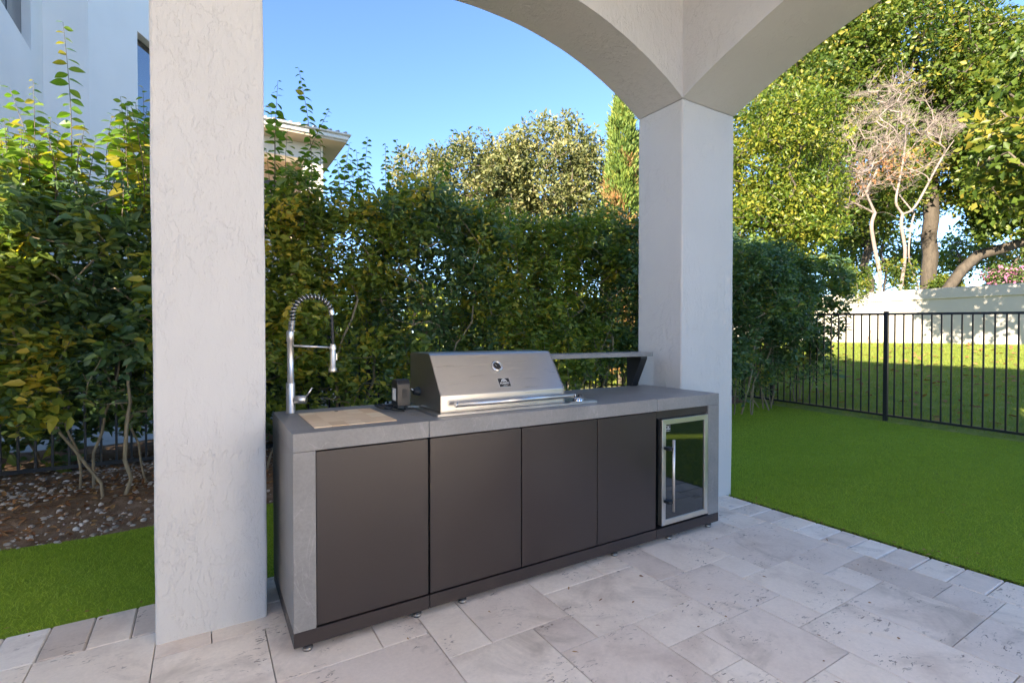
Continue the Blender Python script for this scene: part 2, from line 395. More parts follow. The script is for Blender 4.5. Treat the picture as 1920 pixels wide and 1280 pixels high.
#@@STRUCTURE@@
# ================================================================== THE SETTING
def bed_edge(x):                         # line where the artificial turf ends and the planting bed starts
    u = min(1, max(0, (x-3.2)/3.0)); u = u*u*(3-2*u)
    return 4.37+.05*math.sin(x*1.7)+.03*math.sin(x*4.1+1)+u*1.5
def fence_z(y): return -.045+.0232*(y-2.1)
def zg(x, y):
    if x < 3.79: return 0.
    if x < 9.1: return (x-3.79)/5.31*fence_z(min(y, 7))
    b = fence_z(min(y, 7))
    return b+(min(x, 20.)-9.1)/10.9*(1.05-b)+.02*noise.noise(Vector((x*.5, y*.5, 0)))*min(1, (x-9.1)*.5)
def sheet(xs, ys, fz, name, m):
    V = [(x, y, fz(x, y)) for y in ys for x in xs]; nx = len(xs)
    F = [(j*nx+i, j*nx+i+1, (j+1)*nx+i+1, (j+1)*nx+i) for j in range(len(ys)-1) for i in range(nx-1)]
    return struct(link(name, np_mesh(name, V, F, smooth=True), m))
xs = [-900, -300, -100, -40, -20, -10, -5, 0, 3.79, 5, 7, 9.1, 12, 15, 18, 20, 26, 40, 80, 200, 900]
ys = [-900, -300, -100, -40, -20, -10, -4, 0, 2, 4, 7, 10, 14, 20, 30, 60, 150, 900]
sheet(xs, ys, lambda x, y: zg(x, y)-.10, 'ground', 'far_ground')
sheet(np.linspace(9.0, 20.05, 30), np.linspace(-8, 18, 40), lambda x, y: zg(x, y)-.01, 'lawn', 'lawn_base')
struct(MB().box(-2.04, 4.2, 7.5, 14.9, -.2, -.02).obj('driveway', 'concrete'))
# artificial turf: strip behind the arcade and the area beside it
V, F = [], []
for (xa, xb, ylo, nx, ny) in ((-9, 3.79, 3.085, 60, 8), (3.79, 9.06, -8, 40, 40)):
    o0 = len(V)
    for i in range(nx+1):
        x = xa+(xb-xa)*i/nx
        for j in range(ny+1):
            y = ylo+(bed_edge(x)+.03-ylo)*j/ny; V.append((x, y, zg(x, y)-.014))
    F += [(o0+i*(ny+1)+j, o0+(i+1)*(ny+1)+j, o0+(i+1)*(ny+1)+j+1, o0+i*(ny+1)+j+1) for i in range(nx) for j in range(ny)]
struct(link('artificial_turf', np_mesh('artificial_turf', V, F, smooth=True), 'turf_base'))
def bed_z(x, y):
    u = min(1, max(0, (y-bed_edge(x))/.6))
    return zg(x, y)-.02+.09*u+.025*noise.noise(Vector((x*3, y*3, 1)))+.012*noise.noise(Vector((x*11, y*11, 1)))
V, F = [], []; nx, ny = 200, 34
for i in range(nx+1):
    x = -9+18.05*i/nx
    for j in range(ny+1):
        y = bed_edge(x)+(7.4-bed_edge(x))*j/ny; V.append((x, y, bed_z(x, y)))
F = [(i*(ny+1)+j, (i+1)*(ny+1)+j, (i+1)*(ny+1)+j+1, i*(ny+1)+j+1) for i in range(nx) for j in range(ny)]
struct(link('planting_bed', np_mesh('planting_bed', V, F, smooth=True), 'soil'))

# ------------------------------------------------------------------ patio: mortar slab with travertine tiles as its pieces
slab_bm = MB().box(-8.2, 3.70, -13., 3.06, -.12, -.014)
patio = struct(slab_bm.obj('patio', 'mortar'))
GX, GY = .2088, .2116
def gx(i): return .231+GX*i
def gy(j): return .631+GY*j
fixed = [(6,9,5,7),(6,8,7,9),(8,9,7,8),(8,9,8,10),(5,6,5,6),(5,7,2,5),(7,9,4,5),(7,8,3,4),(8,10,2,4),(10,11,3,4),(11,13,3,5),(9,11,4,6),(9,10,6,8),
         (10,12,6,8),(11,12,5,6),(12,15,5,7),(13,15,4,5),(13,14,3,4),(14,15,2,4),(12,14,1,3),(14,15,1,2),(10,12,0,3),(-2,0,6,9),(-4,-2,8,10),(-2,-1,9,10),(-1,1,9,10),
         (0,2,7,9),(2,3,7,9),(3,4,6,8),(0,3,5,7),(4,6,6,8),(3,5,3,6),(9,10,1,2),(8,9,1,2),(7,8,1,3),(12,14,-1,1),(14,15,-1,1),(-4,-2,6,8),(-6,-4,7,10),(12,14,7,9),(14,15,7,8)]
I0, I1, J0, J1 = -16, 15, -16, 10
occ = {}; tiles = []
for f_ in fixed:
    for i in range(f_[0], f_[1]):
        for j in range(f_[2], f_[3]):
            if (i, j) in occ: print('tile clash', f_, occ[(i, j)])
            occ[(i, j)] = f_
    tiles.append(f_)
trng = random.Random(4)
for j in range(J1-1, J0-1, -1):
    for i in range(I0, I1):
        if (i, j) in occ: continue
        opts = [(2,3),(3,2),(2,2),(2,2),(2,1),(1,2),(1,1)]; trng.shuffle(opts); opts += [(1, 1)]
        for a, b2 in opts:
            cells = [(i+p, j-q) for p in range(a) for q in range(b2)]
            if all(c not in occ and c[0] < I1 and c[1] >= J0 for c in cells): break
        f_ = (i, i+a, j-b2+1, j+1)
        for c in cells: occ[c] = f_
        tiles.append(f_)
meshes = {}
def tile_obj(x0, x1, y0, y1, bev=.0018):
    key = (round(x1-x0, 4), round(y1-y0, 4))
    if key not in meshes:
        a, b2 = key; meshes[key] = MB().box(-a/2, a/2, -b2/2, b2/2, -.03, 0, bev).mesh('tile')
    o = link('tile', meshes[key], 'travertine', patio)
    o.location = ((x0+x1)/2, (y0+y1)/2, trng.uniform(-.0008, .0006)); o.rotation_euler = (trng.gauss(0, .0005), trng.gauss(0, .0005), 0)
    return o
g = .0019
struct(MB().box(-16, 2.99, -13, gy(J0)-.003, -.10, -.002).obj('added_bounce_paving', 'travertine'))  # unseen sunlit floor added behind the patio to bounce light in
XB = gx(15)-.0; XE = 3.425; YE = 2.762
for (a, b2, c, d) in tiles:
    x1 = gx(b2) if b2 < 15 else XE; y1 = gy(d) if d < 10 else YE
    tile_obj(gx(a)+g, x1-g, gy(c)+g, y1-g)
y = 3.06
for k in range(30): tile_obj(XE+g, 3.716, y-.1645+g, y-g, .006); y -= .1645
x = -6.0
while x < XE-.16: tile_obj(x+g, x+.1588-g, YE+g, 3.062, .006); x += .1588

# ------------------------------------------------------------------ the arcade that covers the patio, plus unseen walls added for shade and bounce
arc = thing('covered_patio', 'white rough stucco arcade of square pillars and arches over the travertine patio', 'arcade')
PX0, PX1, YI, YO = -.186, .252, 2.64, 3.10
XI, XO = 3.156, 3.79
SPR = 3.155
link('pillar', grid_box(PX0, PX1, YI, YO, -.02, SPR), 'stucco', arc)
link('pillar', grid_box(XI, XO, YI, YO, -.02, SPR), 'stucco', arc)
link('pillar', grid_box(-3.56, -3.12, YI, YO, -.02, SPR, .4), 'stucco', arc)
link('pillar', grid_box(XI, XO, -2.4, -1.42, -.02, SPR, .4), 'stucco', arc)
def seg_arch(c, half, rise):
    Rr = (half*half+rise*rise)/(2*rise)
    return lambda u: SPR+rise-Rr+math.sqrt(max(0, Rr*Rr-(u-c)**2))
a1 = seg_arch((PX1+XI)/2, (XI-PX1)/2, .425); a0 = seg_arch((-3.12+PX0)/2, (PX0+3.12)/2, .425); a2 = seg_arch((2.64-1.42)/2, (2.64+1.42)/2, .465)
def arch_wall(name, cols, zl, in_, out, top, axis):
    """strip wall along axis with a curved lower edge; in_/out are the planes of its two faces"""
    V = []; F = []; nz = 10
    def p(u, c, z): return (u, c, z) if axis == 'x' else (c, u, z)
    for c in (in_, out):
        for u in cols:
            z0 = zl(u)
            for k in range(nz+1): V.append(p(u, c, z0+(top-z0)*k/nz))
    n = len(cols); s = nz+1; off = n*s
    for i in range(n-1):
        for k in range(nz):
            a, b2 = i*s+k, (i+1)*s+k
            F.append((a, b2, b2+1, a+1)); F.append((off+a, off+a+1, off+b2+1, off+b2))
    ns = 5                                                # soffit, its own vertices so that the edge stays crisp
    for i in range(n):
        for q in range(ns+1): V.append(p(cols[i], in_+(out-in_)*q/ns, zl(cols[i])))
    o2 = 2*off
    for i in range(n-1):
        for q in range(ns):
            a, b2 = o2+i*(ns+1)+q, o2+(i+1)*(ns+1)+q; F.append((a, a+1, b2+1, b2))
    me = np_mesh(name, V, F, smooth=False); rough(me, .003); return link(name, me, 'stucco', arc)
def cols(a, b2, n): return list(np.linspace(a, b2, n))
arch_wall('arch', cols(PX1, XI, 49), lambda u: max(SPR, a1(u)), YI, YO, 4.35, 'x')
arch_wall('arch', cols(-3.12, PX0, 33), lambda u: max(SPR, a0(u)), YI, YO, 4.35, 'x')
arch_wall('arch', cols(-1.42, YI, 61), lambda u: max(SPR, a2(u)), XI, XO, 4.35, 'y')
link('spandrel', grid_box(PX0+.001, PX1-.001, YI+.001, YO, SPR+.002, 4.35, .2, 0), 'stucco', arc)
link('spandrel', grid_box(-3.56, -3.121, YI, YO, SPR+.002, 4.35, .4, 0), 'stucco', arc)
link('spandrel', grid_box(XI+.001, XO, YI+.001, YO, SPR+.002, 4.35, .2, 0), 'stucco', arc)
link('spandrel', grid_box(XI, XO, -2.4, -1.421, SPR+.002, 4.35, .4, 0), 'stucco', arc)
MB().box(-4.4, 3.3, .15, 2.8, 4.30, 4.34).obj('ceiling', 'ceiling_paint', arc)
MB().box(-4.4, XO-.003, .15, YO-.003, 4.352, 4.62).obj('cornice', 'stucco_far', arc)
MB().prism([(.0, 4.621), (3.40, 4.621), (3.40, 4.80), (2.7, 4.90), (.3, 4.90), (.0, 4.80)], 'x', -4.6, 4.22).obj('roof', 'roof_tile', arc)
MB().box(XI, XO, -13, .149, 4.353, 4.62).obj('added_shade_parapet', 'stucco_far', arc)  # out of view, added to raise the wall and lengthen its shade
MB().box(XI-.06, 4.22, -13, -.001, 4.621, 4.90).obj('added_shade_coping', 'stucco_far', arc)  # added overhang, unseen, carries the shadow edge across the lawn
MB().box(3.0, XO, -13, -2.401, -.05, 4.352).obj('added_bounce_wall', 'stucco_far', arc)  # unseen white wall added to catch sun and bounce it onto the kitchen
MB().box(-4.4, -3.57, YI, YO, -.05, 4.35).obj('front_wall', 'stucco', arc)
hs = thing('added_shade_house', 'unseen two storey white house block added to keep sun off the patio', 'house')  # invented block out of view, roof and door included, stops direct sun
MB().box(-8.8, -4.402, -4.6, .9, -.05, 7.0).obj('wall', 'stucco_far', hs)
MB().box(-9.0, -4.2, -4.9, 1.1, 7.001, 7.25).obj('roof', 'roof_tile', hs)
MB().box(-4.402, -4.36, -2.6, -.4, .02, 2.4).obj('glass_door', 'window_glass', hs)
MB().box(-9., -4.402, .902, 3.0, -.05, 3.3).obj('added_shade_wall', 'stucco_far', hs)  # unseen low wall added to stop stray sun reaching the planting bed
# ================================================================== OUTDOOR KITCHEN
YF, YB, TOP = 2.238, 2.938, .93
X0, XA, XC, X1 = .311, .911, 2.452, 3.066
ZS = .852
def feet(parent, xs_):
    for x in xs_:
        f = MB().lathe([(0, -.035), (.019, -.035), (.021, -.030), (.021, -.012), (.009, -.010), (.009, .004), (0, .004)], (x, YF+.035, .035), n=20).obj('foot', 'black_plastic', parent)
        MB().lathe([(.0212, -.031), (.0218, -.029), (.0218, -.024), (.0212, -.022)], (x, YF+.035, .035), n=20).obj('ring', 'steel_dark', f)
        MB().lathe([(0, -.035), (.019, -.035), (.021, -.030), (.021, -.012), (.009, -.010), (.009, .004), (0, .004)], (x, YB-.06, .035), n=12).obj('foot', 'black_plastic', parent)
def door(parent, a, b2, z0=.106, z1=.846):
    d = MB().box(a, b2, YF+.004, YF+.024, z0, z1, .0015).obj('door', 'anthracite', parent)
    MB().box(b2-.075, b2-.02, YF+.0065, YF+.020, z1+.0004, z1+.003).obj('edge_pull', 'black_metal', d)
    return d
g2 = .0012
# --- sink module
sk = thing('sink_cabinet', 'outdoor kitchen sink cabinet with one dark door and grey stone end panel', 'cabinet', (0, 0, 0), 'modules of the outdoor kitchen')
MB().box(X0, XA-g2, YF, YB, ZS+.0005, TOP, .0015).obj('countertop', 'slab', sk)
MB().box(X0, .4005, YF, YB, .099, ZS-.0005, .0015).obj('end_panel', 'slab', sk)
MB().box(.402, XA-g2-.001, YF+.03, YB-.01, .1, ZS-.002).obj('carcass', 'black', sk)
MB().box(X0, XA-g2, YF+.0, YB-.01, .036, .0985, .0015).obj('plinth', 'anthracite', sk)
door(sk, .4025, .9065); feet(sk, (.37, .86))
# --- grill module
gk = thing('grill_cabinet', 'outdoor kitchen grill cabinet with three dark flush doors under grey stone top', 'cabinet', (0, 0, 0), 'modules of the outdoor kitchen')
MB().box(XA+g2, XC-g2, YF, YB, ZS+.0005, TOP, .0015).obj('countertop', 'slab', gk)
MB().box(XA+g2, XC-g2, YF+.03, YB-.01, .1, ZS-.002).obj('carcass', 'black', gk)
MB().box(XA+g2, XC-g2, YF+.001, YB-.01, .036, .0985, .0015).obj('plinth', 'anthracite', gk)
for a, b2 in ((.917, 1.4305), (1.4365, 1.957), (1.963, 2.4465)): door(gk, a, b2)
feet(gk, (1.10, 2.12))
# --- fridge module
fk = thing('fridge_cabinet', 'outdoor kitchen end cabinet with grey stone frame holding the glass door fridge', 'cabinet', (0, 0, 0), 'modules of the outdoor kitchen')
MB().box(XC+g2, X1, YF, YB, ZS+.0005, TOP, .0015).obj('countertop', 'slab', fk)
MB().box(2.953, X1, YF, YB, .0985, ZS-.0005, .0015).obj('end_panel', 'slab', fk)
MB().box(XC+g2, X1, YF, YB-.01, .036, .0975, .0015).obj('plinth', 'anthracite', fk)
MB().box(2.456, 2.951, YF+.012, YF+.03, .803, ZS-.002).obj('top_rail', 'anthracite', fk)
MB().box(2.456, 2.470, YF+.03, YB-.01, .0985, .80).obj('side_panel', 'black', fk)
MB().box(2.938, 2.951, YF+.02, YB-.01, .0985, .80).obj('side_panel', 'black', fk)
feet(fk, (2.60, 3.0))
# --- raised shelf
sh = thing('raised_shelf', 'grey stone shelf raised on a slanted black bracket at the back of the counter', 'shelf')
MB().box(1.815, 3.0, 2.78, 2.955, 1.170, 1.202, .002).obj('shelf_board', 'slab', sh)
for xx in (1.83, 2.885):
    MB().prism([(2.905, TOP+.001), (2.952, TOP+.001), (2.952, 1.1695), (2.80, 1.1695), (2.80, 1.150)], 'x', xx, xx+(.07 if xx > 2 else .02), .002).obj('bracket', 'black_metal', sh)

# --- fridge
fr = thing('beverage_fridge', 'small built in fridge with steel framed dark glass door and long bar handle', 'fridge')
fx0, fx1, fz0, fz1 = 2.486, 2.934, .118, .797; fy = YF-.012; fwid = .034
MB().box(fx0+.004, fx1-.004, fy+.045, YB-.05, .115, .798).obj('body', 'black', fr)
def mitred(name, quad, mtl, parent):
    mb = MB(); A = [mb.bm.verts.new((x, fy, z)) for x, z in quad]; B = [mb.bm.verts.new((x, fy+.036, z)) for x, z in quad]
    fs = [mb.bm.faces.new(A), mb.bm.faces.new(B[::-1])]+[mb.bm.faces.new((A[i], B[i], B[(i+1) % 4], A[(i+1) % 4])) for i in range(4)]
    bmesh.ops.bevel(mb.bm, geom=list({e for f in fs for e in f.edges}), offset=.0012, segments=1, affect='EDGES')
    return mb.obj(name, mtl, parent)
fd = MB().box(fx0+.02, fx1-.02, fy+.008, fy+.03, fz0+.02, fz1-.02).obj('glass_panel', 'fridge_glass', fr)
i0, i1, k0, k1 = fx0+fwid, fx1-fwid, fz0+fwid, fz1-fwid
mitred('frame_bar', [(fx0, fz1), (fx1, fz1), (i1, k1), (i0, k1)], 'steel_warm', fr)
mitred('frame_bar', [(fx0, fz0), (fx1, fz0), (i1, k0), (i0, k0)], 'steel_warm', fr)
mitred('frame_bar', [(fx0, fz0), (fx0, fz1), (i0, k1), (i0, k0)], 'steel_v', fr)
mitred('frame_bar', [(fx1, fz0), (fx1, fz1), (i1, k1), (i1, k0)], 'steel_v', fr)
hd = MB().tube([(fx0+.055, fy-.045, .215), (fx0+.055, fy-.045, .672)], .0085, 16).obj('handle', 'steel_v', fr)
for z in (.275, .615): MB().box(fx0+.014, fx0+.057, fy-.047, fy-.0005, z-.009, z+.009, .001).obj('standoff', 'black_metal', hd)
def text_mesh(body, size, ext=.0004):
    cu = bpy.data.curves.new('lettering', 'FONT'); cu.body = body; cu.size = size; cu.extrude = ext; cu.align_x = 'CENTER'; cu.align_y = 'CENTER'
    cu.resolution_u = 3
    o = bpy.data.objects.new('lettering', cu); COL.objects.link(o); dg = bpy.context.evaluated_depsgraph_get()
    me = bpy.data.meshes.new_from_object(o.evaluated_get(dg)); bpy.data.objects.remove(o, do_unlink=True)
    return me
def logo(parent, loc, rot, wd, ht, plate, letter):
    """dark plate with light border, arched oven emblem and lettering; local x right, y up, z out"""
    fr_ = MB().box(-wd/2, wd/2, -ht/2, ht/2, 0, .0012).obj('logo_plate', letter, parent); fr_.location = loc; fr_.rotation_euler = rot
    MB().box(-wd/2+.0014, wd/2-.0014, -ht/2+.0014, ht/2-.0014, .001, .0018).obj('plate_face', plate, fr_)
    mb = MB()
    for (ro, ri, a0_, a1_) in ((.23, .17, 0, 180), (.12, .055, 20, 160)):
        n = 14; c0 = .08*ht
        O = [mb.bm.verts.new((ro*wd*math.cos(R(a0_+(a1_-a0_)*k/n)), c0+ro*wd*math.sin(R(a0_+(a1_-a0_)*k/n)), .0024)) for k in range(n+1)]
        I = [mb.bm.verts.new((ri*wd*math.cos(R(a0_+(a1_-a0_)*k/n)), c0+ri*wd*math.sin(R(a0_+(a1_-a0_)*k/n)), .0024)) for k in range(n+1)]
        for k in range(n): mb.bm.faces.new((O[k], O[k+1], I[k+1], I[k]))
    mb.obj('emblem', letter, fr_)
    tx = link('lettering', text_mesh('FORNO', ht*.30), letter, fr_); tx.location = (0, -.10*ht, .0022)
    MB().box(-wd*.17, wd*.17, -.385*ht, -.35*ht, .0018, .0023).obj('underline', letter, fr_)
    return fr_
lg = logo(fr, (fx0+fwid+.026, fy+.0075, k1-.027), (R(90), 0, 0), .040, .036, 'dial', 'label_white')

# --- built in grill
gr = thing('built_in_grill', 'stainless steel built in gas grill with slanted hood and tubular handle', 'grill')
HX0, HX1 = 1.022, 1.806
MB().box(.985, 2.018, 2.312, 2.835, TOP+.0005, .9425, .002).obj('base_tray', 'steel', gr)
MB().box(1.825, 2.008, 2.32, 2.80, .9428, .947, .001).obj('control_panel', 'steel', gr)
prof = [(2.362, .946), (2.362, 1.026), (2.506, 1.228), (2.522, 1.238), (2.775, 1.238), (2.79, 1.228), (2.79, .946)]
hood = MB().prism(prof, 'x', HX0+.004, HX1-.004, .0015).obj('hood', 'steel', gr)
for a, b2 in ((HX0, HX0+.0038), (HX1-.0038, HX1)):
    MB().prism([(y+(.003 if y < 2.6 else -.003)*-1, z) for y, z in prof], 'x', a, b2).obj('hood_side', 'steel_dark', hood)
MB().box(HX0-.001, HX1+.001, 2.355, 2.3615, .9445, .951).obj('hood_lip', 'steel_dark', hood)
hb = MB().tube([(1.085, 2.315, .985), (1.845, 2.315, .985)], .0135, 20).obj('handle', 'steel', gr)
for x in (1.12, 1.79): MB().tube([(x, 2.3155, .985), (x, 2.3615, .990)], .008, 12).obj('standoff', 'steel_v', hb)
for x in (1.083, 1.8395): MB().tube([(x, 2.315, .985), (x+.0075, 2.315, .985)], .0146, 20).obj('end_cap', 'chrome', hb)
# slanted face frame: point on face at x, fraction u
nrm = Vector((0, -(1.228-1.026), (2.506-2.362))).normalized()
def face_pt(x, u): return Vector((x, 2.362+.144*u, 1.026+.202*u))
tilt = math.atan2(.202, .144)
th_c = face_pt(1.402, .66)
th = MB().lathe([(.030, 0), (.034, .002), (.035, .008), (.031, .013), (.025, .014), (.0225, .010), (.0225, .006)], th_c, nrm, 32).obj('thermometer', 'chrome', gr)
MB().lathe([(.0224, .007), (0, .0072)], th_c, nrm, 28).obj('dial', 'dial', th)
q = nrm.to_track_quat('Z', 'Y')
nd = MB().tube([th_c+nrm*.009+Vector((0, 0, 0)), th_c+nrm*.009+q @ Vector((-.010, .012, 0))], .0007, 6).obj('needle', 'label_white', th)
logo(gr, face_pt(1.418, .24)+nrm*.0006, (tilt, 0, 0), .074, .056, 'dial', 'label_white')
for yy, xx in ((2.385, 1.945), (2.60, 1.945)):
    kb = MB().lathe([(0, .030), (.013, .030), (.0145, .027), (.0155, .008), (.017, .006), (.017, 0)], (xx, yy, .9475), n=20).obj('control_knob', 'black_plastic', gr)
    MB().lathe([(.024, 0), (.024, .003), (.018, .005)], (xx, yy, .9475), n=20).obj('bezel', 'chrome', kb)
MB().lathe([(0, .022), (.02, .022), (.026, .018), (.030, 0)], (1.885, 2.335, .9475), n=18).obj('igniter_button', 'chrome', gr)
# rotisserie boss on the left side of the hood
rb = MB().lathe([(0, .034), (.014, .034), (.018, .030), (.024, .006), (.026, 0)], (HX0, 2.66, 1.025), (-1, 0, 0), 20).obj('spit_knob', 'rubber', gr)
MB().tube([(HX0-.015, 2.66, 1.025), (HX0-.05, 2.655, 1.042)], .004, 8).obj('spit_end', 'chrome', gr)
MB().box(.952, .956, 2.635, 2.70, .9432, 1.062, .001).obj('motor_bracket', 'steel_v', gr)
MB().box(.9562, 1.02, 2.64, 2.695, .9432, .947).obj('bracket_foot', 'steel', gr)

# --- rotisserie motor with its coiled cord
rm = thing('rotisserie_motor', 'black boxy rotisserie motor with coiled cord hung beside the grill hood', 'motor')
mb = MB().prism([(2.60, .957), (2.60, 1.075), (2.622, 1.098), (2.678, 1.098), (2.70, 1.075), (2.70, .957)], 'x', .878, .951, .003)
body = mb.obj('housing', 'black_plastic', rm)
MB().box(.8765, .8779, 2.625, 2.675, .985, 1.05).obj('rating_label', 'label_white', body)
MB().box(.905, .93, 2.5985, 2.5999, 1.0, 1.05).obj('switch', 'rubber', body)
pts = [(.925, 2.612, .962), (.925, 2.605, .945), (.918, 2.615, .9365)]
for k in range(90):
    a = k/90*2*math.pi*2.6; rr_ = .052+.010*math.sin(a*1.7); pts.append((.850+rr_*math.cos(a-.3)*1.0, 2.70+rr_*.9*math.sin(a-.3), .9355+.004*abs(math.sin(a*.5))+.010*k/90+.008*math.sin(a*1.3)**2))
pts += [(.86, 2.60, .94), (.905, 2.565, .9365)]
MB().tube(pts, .0034, 8).obj('cord', 'rubber', rm)
MB().lathe([(0, 0), (.008, 0), (.006, .018), (.004, .024), (0, .024)], (.925, 2.612, .9585), (0, 0, -1), 10).obj('strain_relief', 'rubber', rm)

# --- wooden sink cover, staves as pieces
cb = thing('cutting_board', 'pale maple butcher block board lying flush in the counter beside the tap', 'cutting board')
cx0, cx1, cy0, cy1 = .412, .782, 2.325, 2.775
brng = random.Random(2); nrow = 5
for r_ in range(nrow):
    xa = cx0+(cx1-cx0)*r_/nrow; xb = cx0+(cx1-cx0)*(r_+1)/nrow; yy = cy0; first = True
    while yy < cy1-.001:
        L_ = brng.uniform(.10, .19); ye = min(cy1, yy+L_)
        if cy1-ye < .05: ye = cy1
        MB().box(xa+.0002, xb-.0002, yy+.0002, ye-.0002, TOP+.0006, TOP+.0058, .0006).obj('stave', 'maple', cb); yy = ye
MB().lathe([(0, 0), (.010, 0), (.010, .0006), (0, .0007)], (.595, 2.745, TOP+.0059), n=16).obj('finger_hole', 'black', cb)

# --- pull-down tap
fa = thing('kitchen_tap', 'brushed steel spring neck tap with pull down spray head on the counter', 'tap')
TX, TY = .388, 2.846
MB().lathe([(0, 0), (.026, 0), (.026, .006), (.0225, .009), (.0225, .155), (.0215, .159), (.0165, .161), (.0165, .372), (.0185, .374), (.0185, .425), (.016, .430), (0, .430)], (TX, TY, TOP), n=28).obj('column', 'steel_v', fa)
# valve and lever
vb = MB().tube([(TX+.018, TY-.006, 1.0), (TX+.072, TY-.030, 1.0)], .0215, 20).obj('valve', 'steel_v', fa)
MB().tube([(TX+.066, TY-.028, 1.006), (TX+.100, TY-.040, 1.062)], [.0055, .0045], 10).obj('lever', 'chrome', vb)
# hose path
path = []
zc = 1.443; r_ = .098; xc = TX+.012+r_
for k in range(14): path.append(Vector((TX+.004+.008*k/13, TY-.002, 1.36+(zc-1.36)*k/13)))
for k in range(1, 41):
    a = math.pi*(1-k/40*.95); path.append(Vector((xc+r_*math.cos(a), TY-.004*k/40, zc+r_*math.sin(a)*1.0)))
coil_end = len(path)
last = path[-1]
for k in range(1, 13): u = k/12; path.append(Vector((last.x+(.601-last.x)*u, TY-.004, last.z+(1.268-last.z)*u)))
MB().tube(path, .0085, 12).obj('hose', 'rubber', fa)
def helix(idx0, idx1, pitch, rad, wire):
    P = path[idx0:idx1]; d = [0]
    for a, b2 in zip(P, P[1:]): d.append(d[-1]+(b2-a).length)
    tot = d[-1]; n = int(tot/pitch*14); out = []
    for k in range(n+1):
        s_ = tot*k/n; i = max(0, min(len(P)-2, int(np.searchsorted(d, s_))-1)); u = (s_-d[i])/max(1e-6, d[i+1]-d[i])
        p = P[i].lerp(P[i+1], min(1, max(0, u))); tng = (P[i+1]-P[i]).normalized(); yv = Vector((0, 1, 0)); xv = yv.cross(tng).normalized()
        a = 2*math.pi*s_/pitch; out.append(p+xv*rad*math.cos(a)+yv*rad*math.sin(a))
    return out
MB().tube(helix(0, 9, .0072, .0150, 0), .0030, 6).obj('tight_coil', 'chrome', fa)
MB().tube(helix(8, coil_end, .0185, .0150, 0), .0026, 6).obj('spring', 'chrome', fa)
MB().lathe([(.0160, -.012), (.0160, .012)], path[coil_end-1], (path[coil_end-1]-path[coil_end-2]), 16).obj('spring_collar', 'chrome', fa)
spr = MB().lathe([(0, .148), (.013, .148), (.0150, .144), (.0150, .105), (.0160, .103), (.0160, .022), (.0225, .016), (.0235, .0), (.021, -.003), (0, -.003)], (.600, TY-.004, 1.140), n=28).obj('spray_head', 'steel_warm', fa)
MB().box(.6165, .6215, TY-.010, TY+.002, 1.20, 1.238, .001).obj('spray_button', 'steel_v', spr)
MB().tube([(TX+.017, TY-.001, 1.281), (.586, TY-.004, 1.270)], .0058, 12).obj('holder_arm', 'steel_v', fa)
MB().lathe([(.0195, -.010), (.0195, .010)], (.600, TY-.004, 1.268), n=20).obj('holder_ring', 'steel_v', fa)
# ================================================================== FENCES
def fence_piece(root, name, me): return link(name, me, 'fence_metal', root)
PIT = .1155
rf = thing('metal_fence', 'black metal picket fence standing between the artificial turf and the sloping lawn', 'fence', group='black picket fences')
FX = 9.1; ya, yb = -6.0, 6.1; sl_ = .0232
pick = MB().box(-.009, .009, -.009, .009, .045, 1.62).mesh('picket')
def fz(y): return fence_z(y)+.03
y = 3.66-PIT*80; kk = 0
posts = [3.66+1.848*k for k in range(-5, 2)]+[6.1]
yy = 3.66-PIT*83
while yy < 6.05:
    if min(abs(yy-p) for p in posts) > .05:
        o = fence_piece(rf, 'picket', pick); o.location = (FX, yy, fz(yy))
    yy += PIT
for p in posts:
    o = fence_piece(rf, 'post', MB().box(FX-.028, FX+.028, p-.028, p+.028, fz(p)-.10, fz(p)+1.675, .003).mesh('post'))
for z0, z1, hw in ((1.615, 1.650, .016), (.035, .07, .015)):
    fence_piece(rf, 'rail', MB().prism([(ya, fz(ya)+z0), (yb, fz(yb)+z0), (yb, fz(yb)+z1), (ya, fz(ya)+z1)], 'x', FX-hw, FX+hw).mesh('rail'))
bf = thing('metal_fence', 'black metal picket fence running behind the hedge stems', 'fence', group='black picket fences')
FY = 6.1; bz = .06
pick2 = MB().box(-.009, .009, -.009, .009, .06, 1.60).mesh('picket')
posts = [9.1-1.848*k for k in range(0, 9)]
xx = 9.1-PIT
while xx > -5.5:
    if min(abs(xx-p) for p in posts) > .05: o = fence_piece(bf, 'picket', pick2); o.location = (xx, FY, bz)
    xx -= PIT
for p in posts[1:]: fence_piece(bf, 'post', MB().box(p-.028, p+.028, FY-.028, FY+.028, -.05, 1.70, .003).mesh('post'))
for z0, z1, hw in ((1.655, 1.695, .016), (.10, .135, .015), (1.50, 1.53, .012)):
    fence_piece(bf, 'rail', MB().box(-5.6, 9.07, FY-hw, FY+hw, z0, z1).mesh('rail'))

# ================================================================== BOUNDARY WALL
bw = thing('boundary_wall', 'long cream stucco garden wall with a raised top band at the end of the lawn', 'wall')
WX = 20.0
MB().box(WX, WX+.25, -14, 30, .6, 2.46).obj('wall_body', 'stucco_wall', bw)
MB().box(WX-.05, WX+.30, -14, 30, 2.461, 2.80, .012).obj('top_band', 'stucco_wall', bw)

